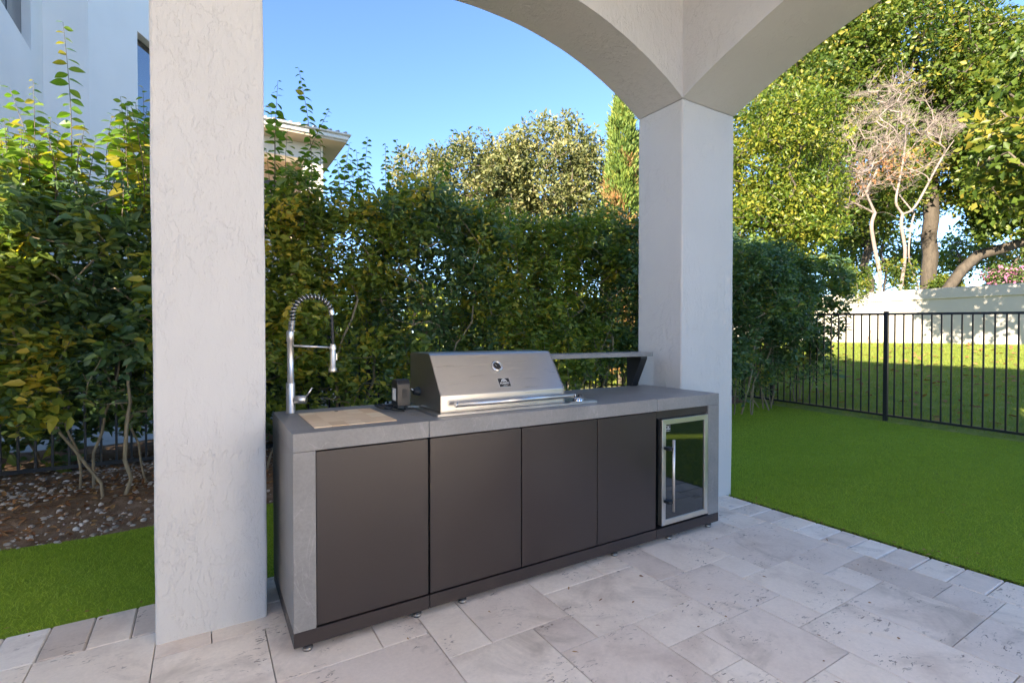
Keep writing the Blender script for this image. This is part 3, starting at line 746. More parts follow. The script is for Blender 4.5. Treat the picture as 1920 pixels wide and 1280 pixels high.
# ================================================================== NEIGHBOURING BUILDINGS
nb = thing('white_house', 'tall white neighbouring house with dark upper window rising behind the hedge', 'house')
hx = -2.05; ycor = 10.35; H_ = 8.5
wy0, wy1, wz0, wz1 = 8.35, 9.72, 5.36, 8.2       # window opening in the side wall (plane X = hx)
MB().box(hx-.4, hx, 6.9, wy0, 0, H_).obj('wall', 'stucco_far', nb)
MB().box(hx-.4, hx, wy1, ycor, 0, H_).obj('wall', 'stucco_far', nb)
MB().box(hx-.4, hx, wy0, wy1, 0, wz0).obj('wall', 'stucco_far', nb)
MB().box(hx-.4, hx, wy0, wy1, wz1, H_).obj('wall', 'stucco_far', nb)
wn = MB().box(hx-.16, hx-.10, wy0, wy1, wz0, wz1).obj('window', 'window_frame', nb)
for a, b2 in ((wy0+.06, (wy0+wy1)/2-.03), ((wy0+wy1)/2+.03, wy1-.06)): MB().box(hx-.10, hx-.092, a, b2, wz0+.06, wz1-.06).obj('pane', 'window_glass', wn)
MB().box(-9, -1.51, ycor+.001, ycor+.5, 0, H_).obj('wall', 'stucco_far', nb)
dB = np.array([math.sin(R(28.5)), math.cos(R(28.5))]); pB = np.array([-1.51, ycor+.002])
def angled(s0, s1, z0, z1, off0, off1, name, mtl, parent):
    nB = np.array([-dB[1], dB[0]]); c = [pB+dB*s0+nB*off0, pB+dB*s1+nB*off0, pB+dB*s1+nB*off1, pB+dB*s0+nB*off1]
    return MB().prism([tuple(p) for p in c], 'z', z0, z1).obj(name, mtl, parent)
angled(0, 1.13, 0, H_, 0, .4, 'wall', 'stucco_far', nb)
angled(1.13, 2.3, 6.8, H_, 0, .4, 'wall', 'stucco_far', nb)
angled(1.13, 2.3, 0, 2.2, 0, .4, 'wall', 'stucco_far', nb)
w2 = angled(1.13, 2.3, 2.2, 6.8, .16, .22, 'window', 'window_frame', nb)
angled(1.19, 2.24, 2.26, 6.74, .15, .158, 'pane', 'window_glass', w2)
angled(2.3, 2.7, 0, H_, 0, .4, 'wall', 'stucco_far', nb)

ch = thing('cream_house', 'distant pale house with overhanging eaves and shaded porch above the hedge', 'house')
ex, ey, ez = 3.45, 14.393, 6.64
wx, wy = 2.93, 15.02
MB().box(-4, ex, ey, 25, ez, ez+.06, .01).obj('soffit', 'cream_paint', ch)
MB().box(-4, ex+.04, ey-.04, 25, ez+.061, ez+.18, .02).obj('fascia', 'white_paint', ch)
MB().box(-4, ex+.10, ey-.10, 25, ez+.181, ez+.23, .015).obj('gutter', 'white_paint', ch)
mb = MB(); P_ = [(-4, ey-.06, ez+.235), (ex+.06, ey-.06, ez+.235), (ex+.06, 25, ez+.235), (-4, 25, ez+.235)]; T_ = [(-4, 19.5, ez+1.9), (-.6, 19.5, ez+1.9)]
A = [mb.bm.verts.new(p) for p in P_]; B = [mb.bm.verts.new(p) for p in T_]
mb.bm.faces.new((A[0], A[1], B[1], B[0])); mb.bm.faces.new((A[1], A[2], B[1])); mb.bm.faces.new((A[2], A[3], B[0], B[1])); mb.bm.faces.new(A[::-1])
rf_ = mb.obj('roof', 'roof_tile', ch)
for k in range(38): MB().tube([(-4+k*.2, ey-.10, ez+.235), (-4+k*.2, ey+1.2, ez+.235+1.3*.29)], .035, 8).obj('roof_tile', 'roof_tile', rf_)
MB().box(wx-.50, wx, wy, wy+.5, 0, 6.20).obj('column', 'white_paint', ch)
MB().box(-4, wx, wy, wy+.5, 6.202, ez-.002).obj('beam', 'white_paint', ch)
MB().box(wx-.4, wx-.002, wy+.502, 24, 0, ez-.002).obj('side_wall', 'white_paint', ch)
MB().box(-4, wx-.41, wy+1.3, wy+1.5, 0, ez-.004).obj('porch_wall', 'stucco_peach', ch)
MB().box(-4, wx-.41, wy+.502, wy+1.298, 6.24, 6.30).obj('porch_ceiling', 'stucco_peach', ch)
MB().box(-.2, wx-.75, wy+1.16, wy+1.29, 5.62, 5.80).obj('window_head', 'window_frame', ch)
sw = MB().box(.2, wx-.80, wy+1.24, wy+1.295, 4.2, 5.62).obj('window', 'window_frame', ch)
for k in range(18): MB().box(1.25, wx-.95, wy+1.20, wy+1.235, 4.25+k*.075, 4.30+k*.075).obj('slat', 'shutter', sw)
MB().box(-4, wx-.5, wy+.05, wy+.12, 0, 3.9).obj('rail_wall', 'white_paint', ch)
# ================================================================== HEDGE
def shrub(x, zmin, ztop, ymin, ymax, n, k, leafm, size, label, rng, halfw=.62, nstem=5, lvb=0):
    root = thing('hedge_shrub', label, 'shrub', (0, 0, 0), 'shrubs of the hedge along the fence')
    T = np.stack([x+rng.uniform(-halfw, halfw, n), ymin+(ymax-ymin)*rng.random(n)**1.5, zmin+(ztop-zmin)*rng.random(n)**.62], 1)
    T[:, 2] += .10*np.sin(T[:, 0]*3.1+.7)*(T[:, 2]/ztop)+.05*np.sin(T[:, 0]*8)
    # the face bulges and hollows, so that light reaches in unevenly
    T[:, 1] += .13*np.sin(T[:, 0]*2.3+T[:, 2]*2.7)+.08*np.sin(T[:, 0]*5.7-T[:, 2]*4.1)
    stems = []
    for s_ in range(nstem):
        bx = x+rng.uniform(-.22, .22); by = rng.uniform(5.0, 5.4) if ymin < 6 else rng.uniform(6.5, 6.9); tx = bx+rng.uniform(-.5, .5); ty = by+rng.uniform(-.35, .25)
        sk_ = Skel(); z0 = bed_z(bx, by)-.03; p = -1; hgt = min(rng.uniform(1.1, 1.7), ztop*.75); nseg = 9
        w1, w2 = rng.normal(0, .05, 2)
        for q in range(nseg+1):
            u = q/nseg
            p = sk_.add((bx+(tx-bx)*u**1.2+w1*math.sin(u*6+s_)+rng.normal(0, .012), by+(ty-by)*u+w2*math.sin(u*5), z0+hgt*u), p)
        stems.append(sk_)
    ends = np.array([s_.P[-1] for s_ in stems]); own = np.argmin(np.linalg.norm((T[:, None]-ends[None])*np.array([1, 1, .35]), axis=2), 1)
    for i, s_ in enumerate(stems):
        Ti = T[own == i]
        if len(Ti): s_.grow(by_dist(Ti, s_.P[4]), .16, .10, .5, rng)
        link('stem', s_.mesh('stem', .0034, 2.35, 6, .032), 'bark_hedge', root)
    # foliage: short leafy twigs round each target
    n2 = len(T)*k; c = np.repeat(T, k, 0); tw = np.repeat(rand_dirs(len(T), .5, rng), k, 0)
    P = c+tw*rng.uniform(-.12, .16, (n2, 1))+rng.normal(0, .05, (n2, 3))
    D = unit(tw*.5+rng.normal(0, .8, (n2, 3))*np.array([1, 1, .45])+np.array([0, -.25, -.15])); Nn = rand_dirs(n2, 0, rng)*.75+np.array([0, -.55, .85])
    L = size*np.repeat(rng.uniform(.75, 1.35, len(T)), k)*(1+rng.normal(0, .28, n2)).clip(.4, 1.6); cv = np.repeat(rng.normal(0, .22, len(T)), k)
    lv = np.clip(rng.random(n2)*.72+.08+cv+lvb, 0, 1)
    link('foliage', leaf_mesh('foliage', P, D, Nn, L, L*.52, lv, .16, .14, 2), leafm, root)
    return root
shr = []
hr = np.random.default_rng(5)
hx_ = np.arange(-2.48, 9.3, .92)
_l = 'leggy hedge shrub with bare pale stems in the gravel bed '
_d = 'dense blue green hedge shrub leafy to the ground '
LAB = [_l+'farthest from the square pillar', _l+'below the high dark window', _l+'beside the square pillar', _l+'hidden behind the square pillar',
       'mixed green and yellow hedge shrub with tall leafy shoots behind the tap', 'dark green hedge shrub under the end of the pale house roof', 'mixed green and yellow hedge shrub behind the grill hood thermometer',
       'yellow tinged hedge shrub behind the raised stone shelf', 'blue green hedge shrub next to the corner pillar below the cypress',
       _d+'behind the corner pillar', _d+'behind the corner pillar', _d+'where the turf meets the fence', _d+'pressing against the picket fence']
for i, x in enumerate(hx_):
    right = x > 5.2
    left = x < .9
    lab = LAB[i]
    shr.append(shrub(x, .62 if left else (.35 if right else .6), 2.52 if left else (2.72 if not right else 2.75), 4.75 if left else 4.7, 5.65, 210 if left else 270, 44 if left else 48,
                     'hedge_dark_leaf' if right or i % 3 == 2 else 'hedge_leaf', (.070 if left else .058), lab, hr, lvb=.06 if not right else -.05))
# the thick end of the hedge leaning over the fence corner
shr.append(shrub(9.75, .55, 2.75, 4.9, 6.6, 230, 40, 'hedge_dark_leaf', .085, 'big dark hedge shrub drooping over the fence corner beside the lawn', hr, .75, 5, -.05))
shr.append(shrub(9.2, 1.3, 3.3, 6.3, 7.4, 200, 40, 'hedge_dark_leaf', .09, 'tall dark hedge shrub standing just beyond the fence corner', hr, .8, 4, 0))

# darker undergrowth on the far side of the fence
for x in np.arange(-2.6, 1.4, 1.3):
    u_ = shrub(x, .12, 1.5, 6.35, 7.1, 130, 30, 'hedge_dark_leaf', .10, 'dark leafy shrub filling in low behind the back fence', hr, .75, 3)
    u_.name = 'undergrowth_shrub'; u_['group'] = 'low shrubs behind the back fence'
# sunlit bushes of the neighbouring garden, glimpsed through the hedge
brg = np.random.default_rng(15)
for i, x in enumerate(np.arange(-.9, 11.5, 1.25)):
    rt_ = thing('garden_bush', 'rounded yellow green bush glimpsed through the hedge behind the fence', 'bush', group='bushes behind the hedge')
    yb_ = brg.uniform(9.6, 11.2); c = np.array([x, yb_, 1.3]); T = in_ellipsoid(150, c, (.95, .8, 1.35), .2, brg)
    sk_ = Skel(); sk_.chain([np.array([x, yb_, -.1]), np.array([x, yb_, .25]), np.array([x, yb_, .5])]); sk_.grow(by_dist(T, c), .3, .1, .4, brg)
    link('trunk', sk_.mesh('trunk', .004, 2.3, 5, .05), 'bark_mid', rt_); link('crown', clumps(T, 34, .24, .10, .55, rng=brg), 'yellow_leaf', rt_)
# ---- tall shoots with single leaves
def leaf_proto(L, W, name):
    P = np.zeros((1, 3)); V = []
    n = 5; mid = []; lf = []; rt = []
    prof = [0, .36, .5, .46, .27, 0]
    for k in range(n+1):
        u = k/n; zc_ = -.10*u*u*L; mid.append((u*L, 0, zc_)); wv = prof[k]*W
        lf.append((u*L, wv, zc_+wv*.28)); rt.append((u*L, -wv, zc_+wv*.28))
    V = mid+lf[1:-1]+rt[1:-1]; me = bpy.data.meshes.new(name); m0 = n+1
    def l(k): return k if k in (0, n) else m0+k-1
    def r_(k): return k if k in (0, n) else m0+(n-1)+k-1
    F = []
    for k in range(n):
        for fn in (l, r_):
            f = [k, k+1]+([fn(k+1)] if fn(k+1) != k+1 else [])+([fn(k)] if fn(k) != k else []); F.append(f if fn is r_ else f[::-1])
    me.from_pydata(V, [], F); a = me.attributes.new('lv', 'FLOAT', 'POINT')
    return me
protos = []
for i in range(6):
    me = leaf_proto(1, .58+.03*(i % 3), 'leaf'); a = me.attributes['lv']
    val = [.15, .35, .55, .7, .82, .97][i]; a.data.foreach_set('value', np.full(len(me.vertices), val, np.float32)); me.materials.append(M['shoot_leaf']); protos.append(me)
sr = random.Random(21)
def shoot(px_top, px_base, size, yplane=5.15, bright=0, step=None):
    a = on(*px_base, 'y', yplane); b2 = on(*px_top, 'y', yplane+sr.uniform(-.25, .25))
    par = min(shr[:len(hx_)], key=lambda s_: abs(s_['hx']-a[0]))
    A, B = Vector(a), Vector(b2); A = A-(B-A).normalized()*.25
    L_ = (B-A).length; n = 10; bow = Vector((sr.uniform(-.05, .05), sr.uniform(-.05, .05), 0))*L_
    pts = [A.lerp(B, k/n)+bow*math.sin(math.pi*k/n) for k in range(n+1)]
    st_ = MB().tube(pts, [.0045-.0033*k/n for k in range(n+1)], 6).obj('shoot', 'bark_mid', par)
    step = step or size*.40; m_ = int(L_/step); az = sr.uniform(-.5, .5)
    for k in range(1, m_+1):
        u = k/m_; i = min(n-1, int(u*n)); p = pts[i].lerp(pts[i+1], u*n-i)
        sd_ = 1 if k % 2 else -1
        ang = az+(0 if sd_ > 0 else math.pi)+sr.gauss(0, .45); s_ = size*1.12*(1.05-.55*max(0, (u-.75)/.25))*sr.uniform(.75, 1.15)
        w = sr.random()*.7+bright; me = protos[min(5, int(w*6))] if sr.random() > .04 else protos[5]
        o = bpy.data.objects.new('leaf', me); COL.objects.link(o); o.parent = st_
        o.location = p; o.scale = (s_, s_, s_); o.rotation_euler = (sr.gauss(.25, .5)*(1 if sr.random() < .5 else -1), sr.gauss(.18, .3), ang)
for s_, x in zip(shr, hx_): s_['hx'] = float(x)
for top, bs, sz in [((118,42),(128,345),.088),((18,165),(72,340),.085),((62,150),(60,330),.07),((95,220),(92,340),.075),((210,215),(205,345),.085),((268,165),(262,345),.09),((238,190),(232,340),.085),
                    ((180,255),(165,350),.075),((282,220),(285,340),.085),((40,245),(35,350),.085),((8,225),(12,345),.085),((150,262),(150,350),.07),
                    ((521,152),(517,345),.080),((560,128),(578,350),.072),((618,205),(570,310),.065),((505,195),(508,340),.078),((540,235),(545,350),.075),((600,262),(596,365),.07),((656,268),(650,372),.066),((690,258),(684,378),.075),
                    ((723,270),(726,382),.066),((742,262),(752,385),.062),((668,282),(672,380),.07),((852,242),(795,395),.072),((838,280),(812,405),.072),((775,320),(780,405),.07),((632,300),(636,378),.07),((895,350),(890,430),.07),
                    ((960,372),(955,440),.07),((1060,380),(1050,445),.07),((1120,395),(1120,450),.07)]:
    shoot(top, bs, sz, bright=.25 if top[0] < 290 else .0)
for k in range(34):
    xb_ = sr.uniform(2, 284); shoot((xb_+sr.uniform(-25, 25), sr.uniform(215, 290) if xb_ < 190 else sr.uniform(180, 280)), (xb_, 350), sr.uniform(.075, .10), sr.uniform(4.9, 5.4), .3)
for k in range(26):
    xb_ = sr.uniform(505, 1185); yt_ = 255+(xb_-505)*.22+sr.uniform(0, 60); shoot((xb_+sr.uniform(-18, 18), yt_), (xb_, yt_+70), sr.uniform(.065, .085), sr.uniform(4.9, 5.4), .1)
for s_ in shr:
    if 'hx' in s_: del s_['hx']

# ================================================================== TREES
def tree(name, label, cat, trunks, ells, n, k, rad, size, leafm, barkm, tip=.012, quads=1, ratio=.5, group=None, step=.6, seed=1, shell=.3, maxr=.5, up=.5, droop=.1, flat=.8):
    rng = np.random.default_rng(seed); root = thing(name, label, cat, (0, 0, 0), group)
    Ts = [in_ellipsoid(int(n*w_), c, r, shell, rng) for c, r, w_ in ells]; T = np.concatenate(Ts)
    sk_ = Skel()
    for tr_ in trunks: sk_.chain([np.array(p) for p in tr_])
    sk_.grow(by_dist(T, trunks[0][-1]), step, .12, .5, rng)
    link('trunk', sk_.mesh('trunk', tip, 2.3, 6, maxr), barkm, root)
    link('crown', clumps(T, k, rad, size, ratio, .3, 'crown', quads, up, flat, droop, rng), leafm, root)
    return root
def px(x, y, t): return dep(x, y, t)
def foot(x, t, z=None):
    p = dep(x, 640, t); p[2] = zg(p[0], p[1])-.1 if z is None else z; return p
def lin(a, b2, n, j=0., rng=np.random.default_rng(3)):
    return [a+(b2-a)*k/n+(rng.normal(0, j, 3)*np.array([1, 1, .2]) if 0 < k < n else 0) for k in range(n+1)]
# grey-green trees behind the hedge
tree('oak_tree', 'broad grey green tree with a rounded crown beside the slim cypress', 'tree', [lin(foot(1030, 19), px(1030, 420, 19), 6, .12)],
     [(px(1030, 330, 19), (2.3, 2.0, 2.3), .7), (px(1100, 380, 19), (1.5, 1.6, 2.3), .25), (px(950, 380, 19), (1.5, 1.6, 2.0), .3)], 420, 46, .42, .15, 'olive_leaf', 'bark_mid', .010, seed=31, step=.5)
tree('oak_tree', 'grey green tree with airy crown left of the rounded tree behind the hedge', 'tree', [lin(foot(885, 18), px(885, 430, 18), 6, .12)],
     [(px(885, 355, 18), (1.7, 1.5, 2.0), .7), (px(945, 330, 18.5), (1.0, 1.2, 1.6), .3)], 260, 42, .36, .14, 'olive_leaf', 'bark_mid', .009, seed=32, step=.5)
tree('oak_tree', 'thin yellowish tree with wispy top nearest the pale house', 'tree', [lin(foot(785, 18), px(785, 440, 18), 6, .12)],
     [(px(790, 365, 18), (1.3, 1.3, 1.75), .8), (px(740, 420, 18), (.8, 1, 1.2), .2)], 190, 36, .34, .13, 'olive_leaf', 'bark_mid', .009, seed=33, step=.5)
tree('oak_tree', 'low dark tree hidden behind the hedge and the corner pillar', 'tree', [lin(foot(1230, 22), px(1230, 430, 22), 6, .12)],
     [(px(1220, 380, 22), (2.6, 2.0, 3.2), 1)], 260, 40, .5, .17, 'yellow_leaf', 'bark_mid', .010, seed=35, step=.6)
# cypress
rng = np.random.default_rng(41); cyr = thing('cypress_tree', 'slim columnar cypress with browning lower foliage against the blue sky', 'tree')
cb_ = foot(1165, 13); ct_ = dep(1166, 172, 13)
MB().tube([tuple(cb_), (cb_[0], cb_[1], ct_[2]-.3)], [.10, .015], 8).obj('trunk', 'bark_mid', cyr)
n_ = 1500; u = rng.random(n_)**.9; zz = cb_[2]+.4+(ct_[2]-cb_[2]-.4)*u
rr = np.interp(u, [0, .15, .5, .8, .93, 1], [.34, .50, .50, .36, .20, .03]); an = rng.uniform(0, 2*np.pi, n_); rr2 = rr*(.55+.47*rng.random(n_))
T = np.stack([cb_[0]+rr2*np.cos(an), cb_[1]+rr2*np.sin(an), zz], 1)
dryp = np.clip((6.0-T[:, 2])/1.5, 0, .85)*(.5+.8*np.sin(an*2+T[:, 2]*3)); isdry = rng.random(n_) < dryp
for nm, sel, mt in (('crown', ~isdry, 'cypress_leaf'), ('dry_foliage', isdry, 'cypress_dry')):
    Ts = T[sel]; k = 26; c = np.repeat(Ts, k, 0); m_ = len(c); out = np.repeat(np.stack([np.cos(an[sel]), np.sin(an[sel]), np.full(sel.sum(), 1.6)], 1), k, 0)
    P = c+rng.normal(0, .05, (m_, 3)); D = unit(out+rng.normal(0, .45, (m_, 3))); L = .10*(1+rng.normal(0, .3, m_)).clip(.4, 1.6)
    cv = np.repeat(rng.normal(0, .18, len(Ts)), k)
    link(nm, leaf_mesh(nm, P, D, rand_dirs(m_, 0, rng), L, L*.32, np.clip(rng.random(m_)*.7+.15+cv, 0, 1), .2, .05, 1), mt, cyr)
# big trees beyond the garden wall
BG = None
tree('shade_tree', 'large yellow green tree with dark upright trunk rising behind the garden wall', 'tree',
     [lin(foot(1738, 24, .9), px(1745, 380, 24), 8, .025)+[px(1740, 250, 24)]],
     [(px(1680, 120, 25), (5.5, 4, 4.2), .6), (px(1850, 200, 24), (4.2, 3.5, 4.4), .4), (px(1560, 130, 25), (3.6, 3, 3.4), .35), (px(1750, 330, 25), (3, 2.5, 2), .16)], 760, 62, .72, .19, 'tree_leaf', 'bark_dark', .022, 1, .62, seed=51, step=.8, maxr=.42)
tree('shade_tree', 'big leaved tree with a leaning brown trunk forking low over the garden wall', 'tree',
     [[foot(1745, 22, .9), px(1775, 545, 22), px(1805, 505, 22), px(1835, 478, 22), px(1880, 466, 21.5), px(1960, 440, 21), px(2080, 380, 20.5)]],
     [(px(1895, 372, 20.5), (1.7, 1.5, .9), .22), (px(1980, 230, 20), (3.4, 3, 4.2), .7), (px(1870, 425, 21), (.8, .8, .3), .04)], 430, 50, .6, .22, 'tree_leaf', 'bark_dark', .024, 1, .75, seed=52, step=.8, maxr=.36)
tree('shade_tree', 'dense yellow green tree beside the corner pillar above the dark shrub', 'tree',
     [lin(foot(1440, 17), px(1445, 440, 17), 6, .1)],
     [(px(1450, 290, 17), (2.3, 2.0, 2.4), .55), (px(1420, 420, 16.5), (1.6, 1.6, 1.5), .3), (px(1500, 400, 17), (1.4, 1.4, 1.5), .2)], 540, 56, .45, .13, 'yellow_leaf', 'bark_dark', .012, seed=53, step=.5)
tree('shade_tree', 'tall tree with twin dark trunks behind the pale leafless tree', 'tree',
     [lin(foot(1640, 23, .9), px(1628, 470, 23), 6, .1)+[px(1615, 380, 23)], lin(foot(1660, 23, .9), px(1660, 440, 23), 6, .1)],
     [(px(1600, 330, 23), (3.4, 2.6, 3.6), .75), (px(1500, 200, 23), (2.6, 2.2, 2.8), .35)], 500, 54, .68, .18, 'tree_leaf', 'bark_dark', .018, 1, .6, seed=54, step=.8, maxr=.3)
tree('garden_tree', 'leafy tree casting dappled shade over the lawn at the edge of the view', 'tree',
     [lin(np.array([13.2, 1.0, .2]), np.array([13.7, 1.7, 3.6]), 6, .03)],
     [((14.2, 2.8, 5.0), (1.8, 1.4, 1.3), 1)], 170, 26, .40, .17, 'tree_leaf', 'bark_mid', .012, 1, .6, seed=55, step=.5)
# bushes along the top of the wall
for (x, y_, t_, r_, lab, mt, sd_) in ((1890, 522, 21.4, (1.6, .8, .42), 'pink flowering bush showing over the garden wall near the leaning trunk', 'bougain', 61), (1772, 535, 23, (.5, .5, .3), 'small green bush between the two dark trunks behind the wall', 'tree_leaf', 62),
                                  (1580, 525, 22.5, (1.6, .8, .8), 'yellow green bush behind the wall left of the twin trunks', 'yellow_leaf', 63), (1470, 540, 21, (2.4, 1., 1.2), 'broad green bush at the far end of the wall', 'tree_leaf', 64)):
    rg = np.random.default_rng(sd_); c = px(x, y_, t_); bs_ = thing('flowering_bush' if mt == 'bougain' else 'bush', lab, 'bush')
    T = in_ellipsoid(130, c, r_, .2, rg); sk_ = Skel(); sk_.chain(lin(np.array([c[0], c[1], .9]), c-np.array([0, 0, .2]), 3)); sk_.grow(by_dist(T, c), .4, .1, .4, rg)
    link('trunk', sk_.mesh('trunk', .008, 2.3, 5, .06), 'bark_mid', bs_); link('crown', clumps(T, 30, .30, .11, .6, rng=rg), mt, bs_)
for i, (x, y_, t_) in enumerate(((1480, 470, 34), (1600, 470, 36), (1700, 490, 35), (1800, 478, 37), (1905, 486, 34), (2010, 470, 33))):
    c = px(x, y_, t_); rg = np.random.default_rng(90+i); rt_ = thing('distant_tree', 'distant green tree seen low between the trunks beyond the garden wall', 'tree', group='distant trees beyond the garden wall')
    T = in_ellipsoid(90, c, (2.6, 2.0, 1.7), .2, rg); sk_ = Skel(); sk_.chain(lin(np.array([c[0], c[1], .9]), c, 3)); sk_.grow(by_dist(T, c), .8, .1, .4, rg)
    link('trunk', sk_.mesh('trunk', .02, 2.3, 5, .2), 'bark_mid', rt_); link('crown', clumps(T, 26, .6, .24, .6, rng=rg), 'tree_leaf', rt_)
# pale leafless tree on the lawn
rg = np.random.default_rng(71); lt = thing('bare_tree', 'pale multi stemmed tree with bare twiggy crown standing on the sunny lawn', 'tree')
TB = 17.6
def P3(l, t0=TB):
    p = [px(x, y_, t0+dt) for x, y_, dt in l]; q = [2*p[0]-p[1]]+p+[2*p[-1]-p[-2]]; out = []
    for i in range(1, len(q)-2):
        for k in range(4):
            u = k/4; out.append(.5*(2*q[i]+(q[i+1]-q[i-1])*u+(2*q[i-1]-5*q[i]+4*q[i+1]-q[i+2])*u*u+(3*q[i]-q[i-1]-3*q[i+1]+q[i+2])*u**3))
    return out+[p[-1]]
stems = [[(1622, 655, 0), (1640, 610, .1), (1646, 570, .15), (1650, 520, .2), (1641, 470, .1), (1634, 425, 0), (1640, 400, 0)],
         [(1634, 656, -.1), (1662, 612, 0), (1682, 570, .1), (1692, 520, 0), (1697, 470, -.1), (1690, 425, -.2), (1692, 402, -.2)],
         [(1628, 655, .1), (1672, 625, .3), (1702, 580, .4), (1722, 545, .5), (1705, 490, .4), (1706, 440, .3), (1714, 400, .2)],
         [(1618, 655, -.2), (1608, 620, -.2), (1610, 560, -.3), (1606, 530, -.3)]]
lowleaf = []; pt = []
for li in stems:
    pt.append(P3(li))
ups = [[(1692, 402, -.2), (1712, 392, -.1), (1732, 360, 0), (1741, 336, .1), (1722, 322, .1), (1700, 314, .2), (1688, 290, .2)], [(1692, 402, -.2), (1680, 380, -.3), (1685, 345, -.3), (1692, 312, -.3), (1697, 270, -.4), (1700, 235, -.4)],
       [(1640, 400, 0), (1660, 398, .2), (1682, 408, .1)], [(1640, 400, 0), (1625, 360, .1), (1640, 330, .3), (1655, 290, .3)], [(1640, 400, 0), (1600, 380, -.2), (1570, 372, -.4), (1540, 385, -.6)],
       [(1640, 400, 0), (1610, 330, -.3), (1590, 290, -.5), (1575, 260, -.5)], [(1714, 400, .2), (1690, 370, .5), (1670, 340, .6), (1650, 270, .6)], [(1732, 360, 0), (1770, 290, .2), (1810, 235, .2)]]
T = np.concatenate([in_ellipsoid(200, px(1650, 285, TB), (2.2, 1.9, 1.6), .0, rg), in_ellipsoid(90, px(1665, 200, TB), (1.5, 1.3, 1.0), .0, rg), in_ellipsoid(70, px(1570, 345, TB), (1.0, 1.2, 1.2), .1, rg), in_ellipsoid(50, px(1765, 240, TB), (1.1, .6, .5), .1, rg)])
sk_ = Skel()
lasts = {}
for c in pt: sk_.chain(c)
for li in ups: 
    c = P3(li); Pn = np.array(sk_.P); i = int(np.argmin(np.linalg.norm(Pn-c[0], axis=1))); sk_.chain(c[1:], i)
tips = sk_.grow(by_dist(T, px(1660, 380, TB)), .22, .07, .9, rg)
# fine twigs carry on outwards from each tip
Pn = np.array(sk_.P)
for t_ in tips:
    d_ = Pn[t_]-Pn[sk_.par[t_]]; d_ = d_/np.linalg.norm(d_)
    for _ in range(7):
        dv = d_*.8+rg.normal(0, .55, 3)*np.array([1, 1, .6])+np.array([0, 0, .15]); dv /= np.linalg.norm(dv); l_ = rg.uniform(.2, .55)
        o_ = Pn[t_]-d_*rg.uniform(0, .2); i = sk_.add(o_+dv*l_*.5+rg.normal(0, .02, 3), int(t_)); sk_.add(o_+dv*l_+rg.normal(0, .03, 3), i)
link('trunk', sk_.mesh('trunk', .0032, 2.6, 6, .12), 'twig_pale', lt)
Td = in_ellipsoid(70, px(1660, 320, TB), (1.5, 1.3, .9), .1, rg); link('dry_foliage', clumps(Td, 9, .16, .09, .5, rng=rg), 'dry_leaf', lt)
Tl = np.concatenate([in_ellipsoid(26, px(1700, 520, TB), (.55, .5, .5), .1, rg), in_ellipsoid(16, px(1615, 540, TB), (.4, .4, .35), .1, rg), in_ellipsoid(9, px(1690, 560, TB), (.5, .4, .25), .1, rg), in_ellipsoid(8, px(1660, 500, TB), (.5, .4, .2), .1, rg)])
link('green_sprouts', clumps(Tl, 22, .20, .11, .5, rng=rg), 'tree_leaf', lt)

# ================================================================== GROUND COVER
rg = np.random.default_rng(81)
def blades(P, h, wd, lean, name, m, label, cat):
    n = len(P); a = rg.uniform(0, 2*np.pi, n); s_ = np.stack([np.cos(a), np.sin(a), np.zeros(n)], 1); H_ = h*(1+rg.normal(0, .25, n)).clip(.4, 1.7)
    ln = rg.normal(0, lean, (n, 2))*H_[:, None]; tip = P+np.concatenate([ln, H_[:, None]], 1)
    V = np.stack([P-s_*wd/2, P+s_*wd/2, tip], 1).reshape(-1, 3); F = np.arange(3*n).reshape(-1, 3)
    lv = np.clip(rg.random(n)*.8+.1+.25*np.array([noise.noise(Vector((p[0]*.9, p[1]*2.2, 0))) for p in P]), 0, 1)
    o = link(name, np_mesh(name, V, F, np.repeat(lv, 3)), m); o['kind'] = 'stuff'; tag(o, label, cat); return o
def scatter(n, x0, x1, y0, y1, ok, z, wfun=None):
    x = rg.uniform(x0, x1, n); y_ = rg.uniform(y0, y1, n)
    keep = np.array([ok(a, b2) for a, b2 in zip(x, y_)]); x, y_ = x[keep], y_[keep]
    return np.stack([x, y_, np.array([z(a, b2) for a, b2 in zip(x, y_)])], 1)
Pl = scatter(48000, -2.6, 1.2, 3.075, 4.5, lambda a, b2: b2 < bed_edge(a)+.01*math.sin(a*40), lambda a, b2: -.016)
Pr = scatter(260000, 3.735, 9.05, .0, 6.0, lambda a, b2: b2 < bed_edge(a) and random.random() < 1.25*math.exp(-(a-3.7)*.16), lambda a, b2: zg(a, b2)-.016)
blades(np.concatenate([Pl, Pr]), .020, .0034, .8, 'turf_pile', 'turf_blade', 'short bright green artificial turf pile around the patio', 'turf')
Pg = scatter(90000, 9.12, 19.9, 1.5, 12.5, lambda a, b2: random.random() < .35+.65*(noise.noise(Vector((a*.8, b2*.8, 3)))*.5+.5), lambda a, b2: zg(a, b2)-.02)
blades(Pg, .075, .009, .5, 'lawn_grass', 'grass_blade', 'patchy natural grass on the slope between the fence and garden wall', 'grass')
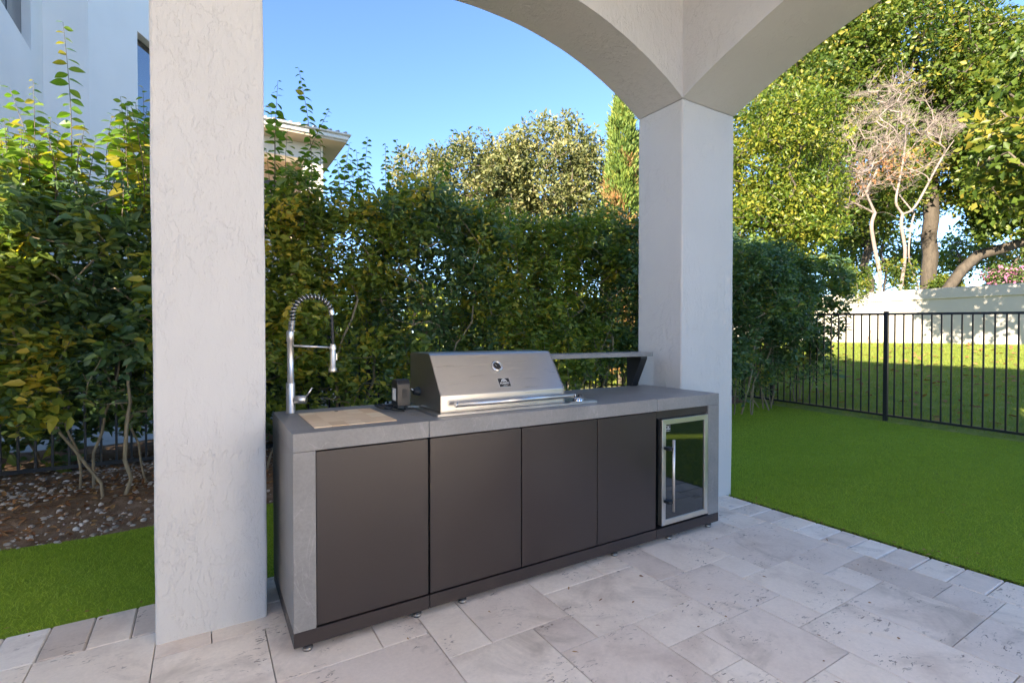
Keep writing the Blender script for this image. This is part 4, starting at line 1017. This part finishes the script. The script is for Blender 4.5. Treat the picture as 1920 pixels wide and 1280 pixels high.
# fallen leaves on the lawn
n = 520; P = scatter(n, 9.3, 19.5, 1.8, 11, lambda a, b2: True, lambda a, b2: zg(a, b2)+.035); m_ = len(P)
o = link('fallen_leaves', leaf_mesh('fallen_leaves', P, rand_dirs(m_, 0, rg)*np.array([1, 1, .25]), rand_dirs(m_, 2.5, rg), np.full(m_, .13), np.full(m_, .08), rg.random(m_), .1, .1, 2), 'dry_leaf')
o['kind'] = 'stuff'; tag(o, 'brown fallen leaves scattered over the lawn grass', 'leaves')
n = 2200; P = scatter(n, -3, 2, 4.4, 6.2, lambda a, b2: b2 > bed_edge(a)+.03, lambda a, b2: bed_z(a, b2)+.012); m_ = len(P)
o = link('leaf_litter', leaf_mesh('leaf_litter', P, rand_dirs(m_, 0, rg)*np.array([1, 1, .3]), rand_dirs(m_, 2.5, rg), rg.uniform(.03, .07, m_), rg.uniform(.02, .035, m_), rg.random(m_), .1, .1, 2), 'dry_leaf')
o['kind'] = 'stuff'; tag(o, 'dry brown leaf litter under the hedge stems', 'leaves')
# gravel
P = scatter(9000, -2.8, 3.2, 4.3, 6.6, lambda a, b2: b2 > bed_edge(a)+.02 and random.random() < (.12+.88*max(0, noise.noise(Vector((a*1.3+4, b2*1.9, 8)))+.35)), lambda a, b2: bed_z(a, b2))
bm_ = bmesh.new(); bmesh.ops.create_icosphere(bm_, subdivisions=1, radius=1); iv = np.array([v.co[:] for v in bm_.verts]); bm_.faces.ensure_lookup_table(); fi = np.array([[v.index for v in f.verts] for f in bm_.faces]); bm_.free()
m_ = len(P); sc_ = (.007+.016*rg.random((m_, 1))**2.2)*np.stack([rg.uniform(.8, 1.3, m_), rg.uniform(.8, 1.3, m_), rg.uniform(.6, .95, m_)], 1)
V = (P[:, None]+iv[None]*sc_[:, None]*(1+rg.normal(0, .13, (m_, len(iv), 1)))).reshape(-1, 3); F = (np.arange(m_)[:, None, None]*len(iv)+fi[None]).reshape(-1, 3)
o = link('gravel', np_mesh('gravel', V, F, np.repeat(np.clip(rg.normal(.5, .25, m_), 0, 1), len(iv))), 'stone'); o['kind'] = 'stuff'; tag(o, 'loose pale gravel and stones over the brown soil bed', 'gravel')

# small dry leaves blown onto the patio and the turf edge
rg = np.random.default_rng(83)
P = np.concatenate([np.stack([rg.uniform(.3, 3.6, 34), rg.uniform(.6, 2.2, 34), np.full(34, .006)], 1), np.stack([rg.normal(3.76, .05, 46), rg.uniform(.6, 2.6, 46), np.full(46, .012)], 1),
                    np.stack([rg.uniform(-1, -.2, 12), rg.normal(3.07, .05, 12), np.full(12, .014)], 1), np.stack([rg.uniform(3.9, 8.8, 60), rg.uniform(.6, 5.2, 60), np.full(60, .016)], 1)])
m_ = len(P); o = link('blown_leaves', leaf_mesh('blown_leaves', P, rand_dirs(m_, 0, rg)*np.array([1, 1, .15]), rand_dirs(m_, 3, rg), rg.uniform(.012, .034, m_), rg.uniform(.006, .014, m_), rg.random(m_), .1, .1, 2), 'dry_leaf')
o['kind'] = 'stuff'; tag(o, 'tiny dry leaves blown over the paving and turf edge', 'leaves')
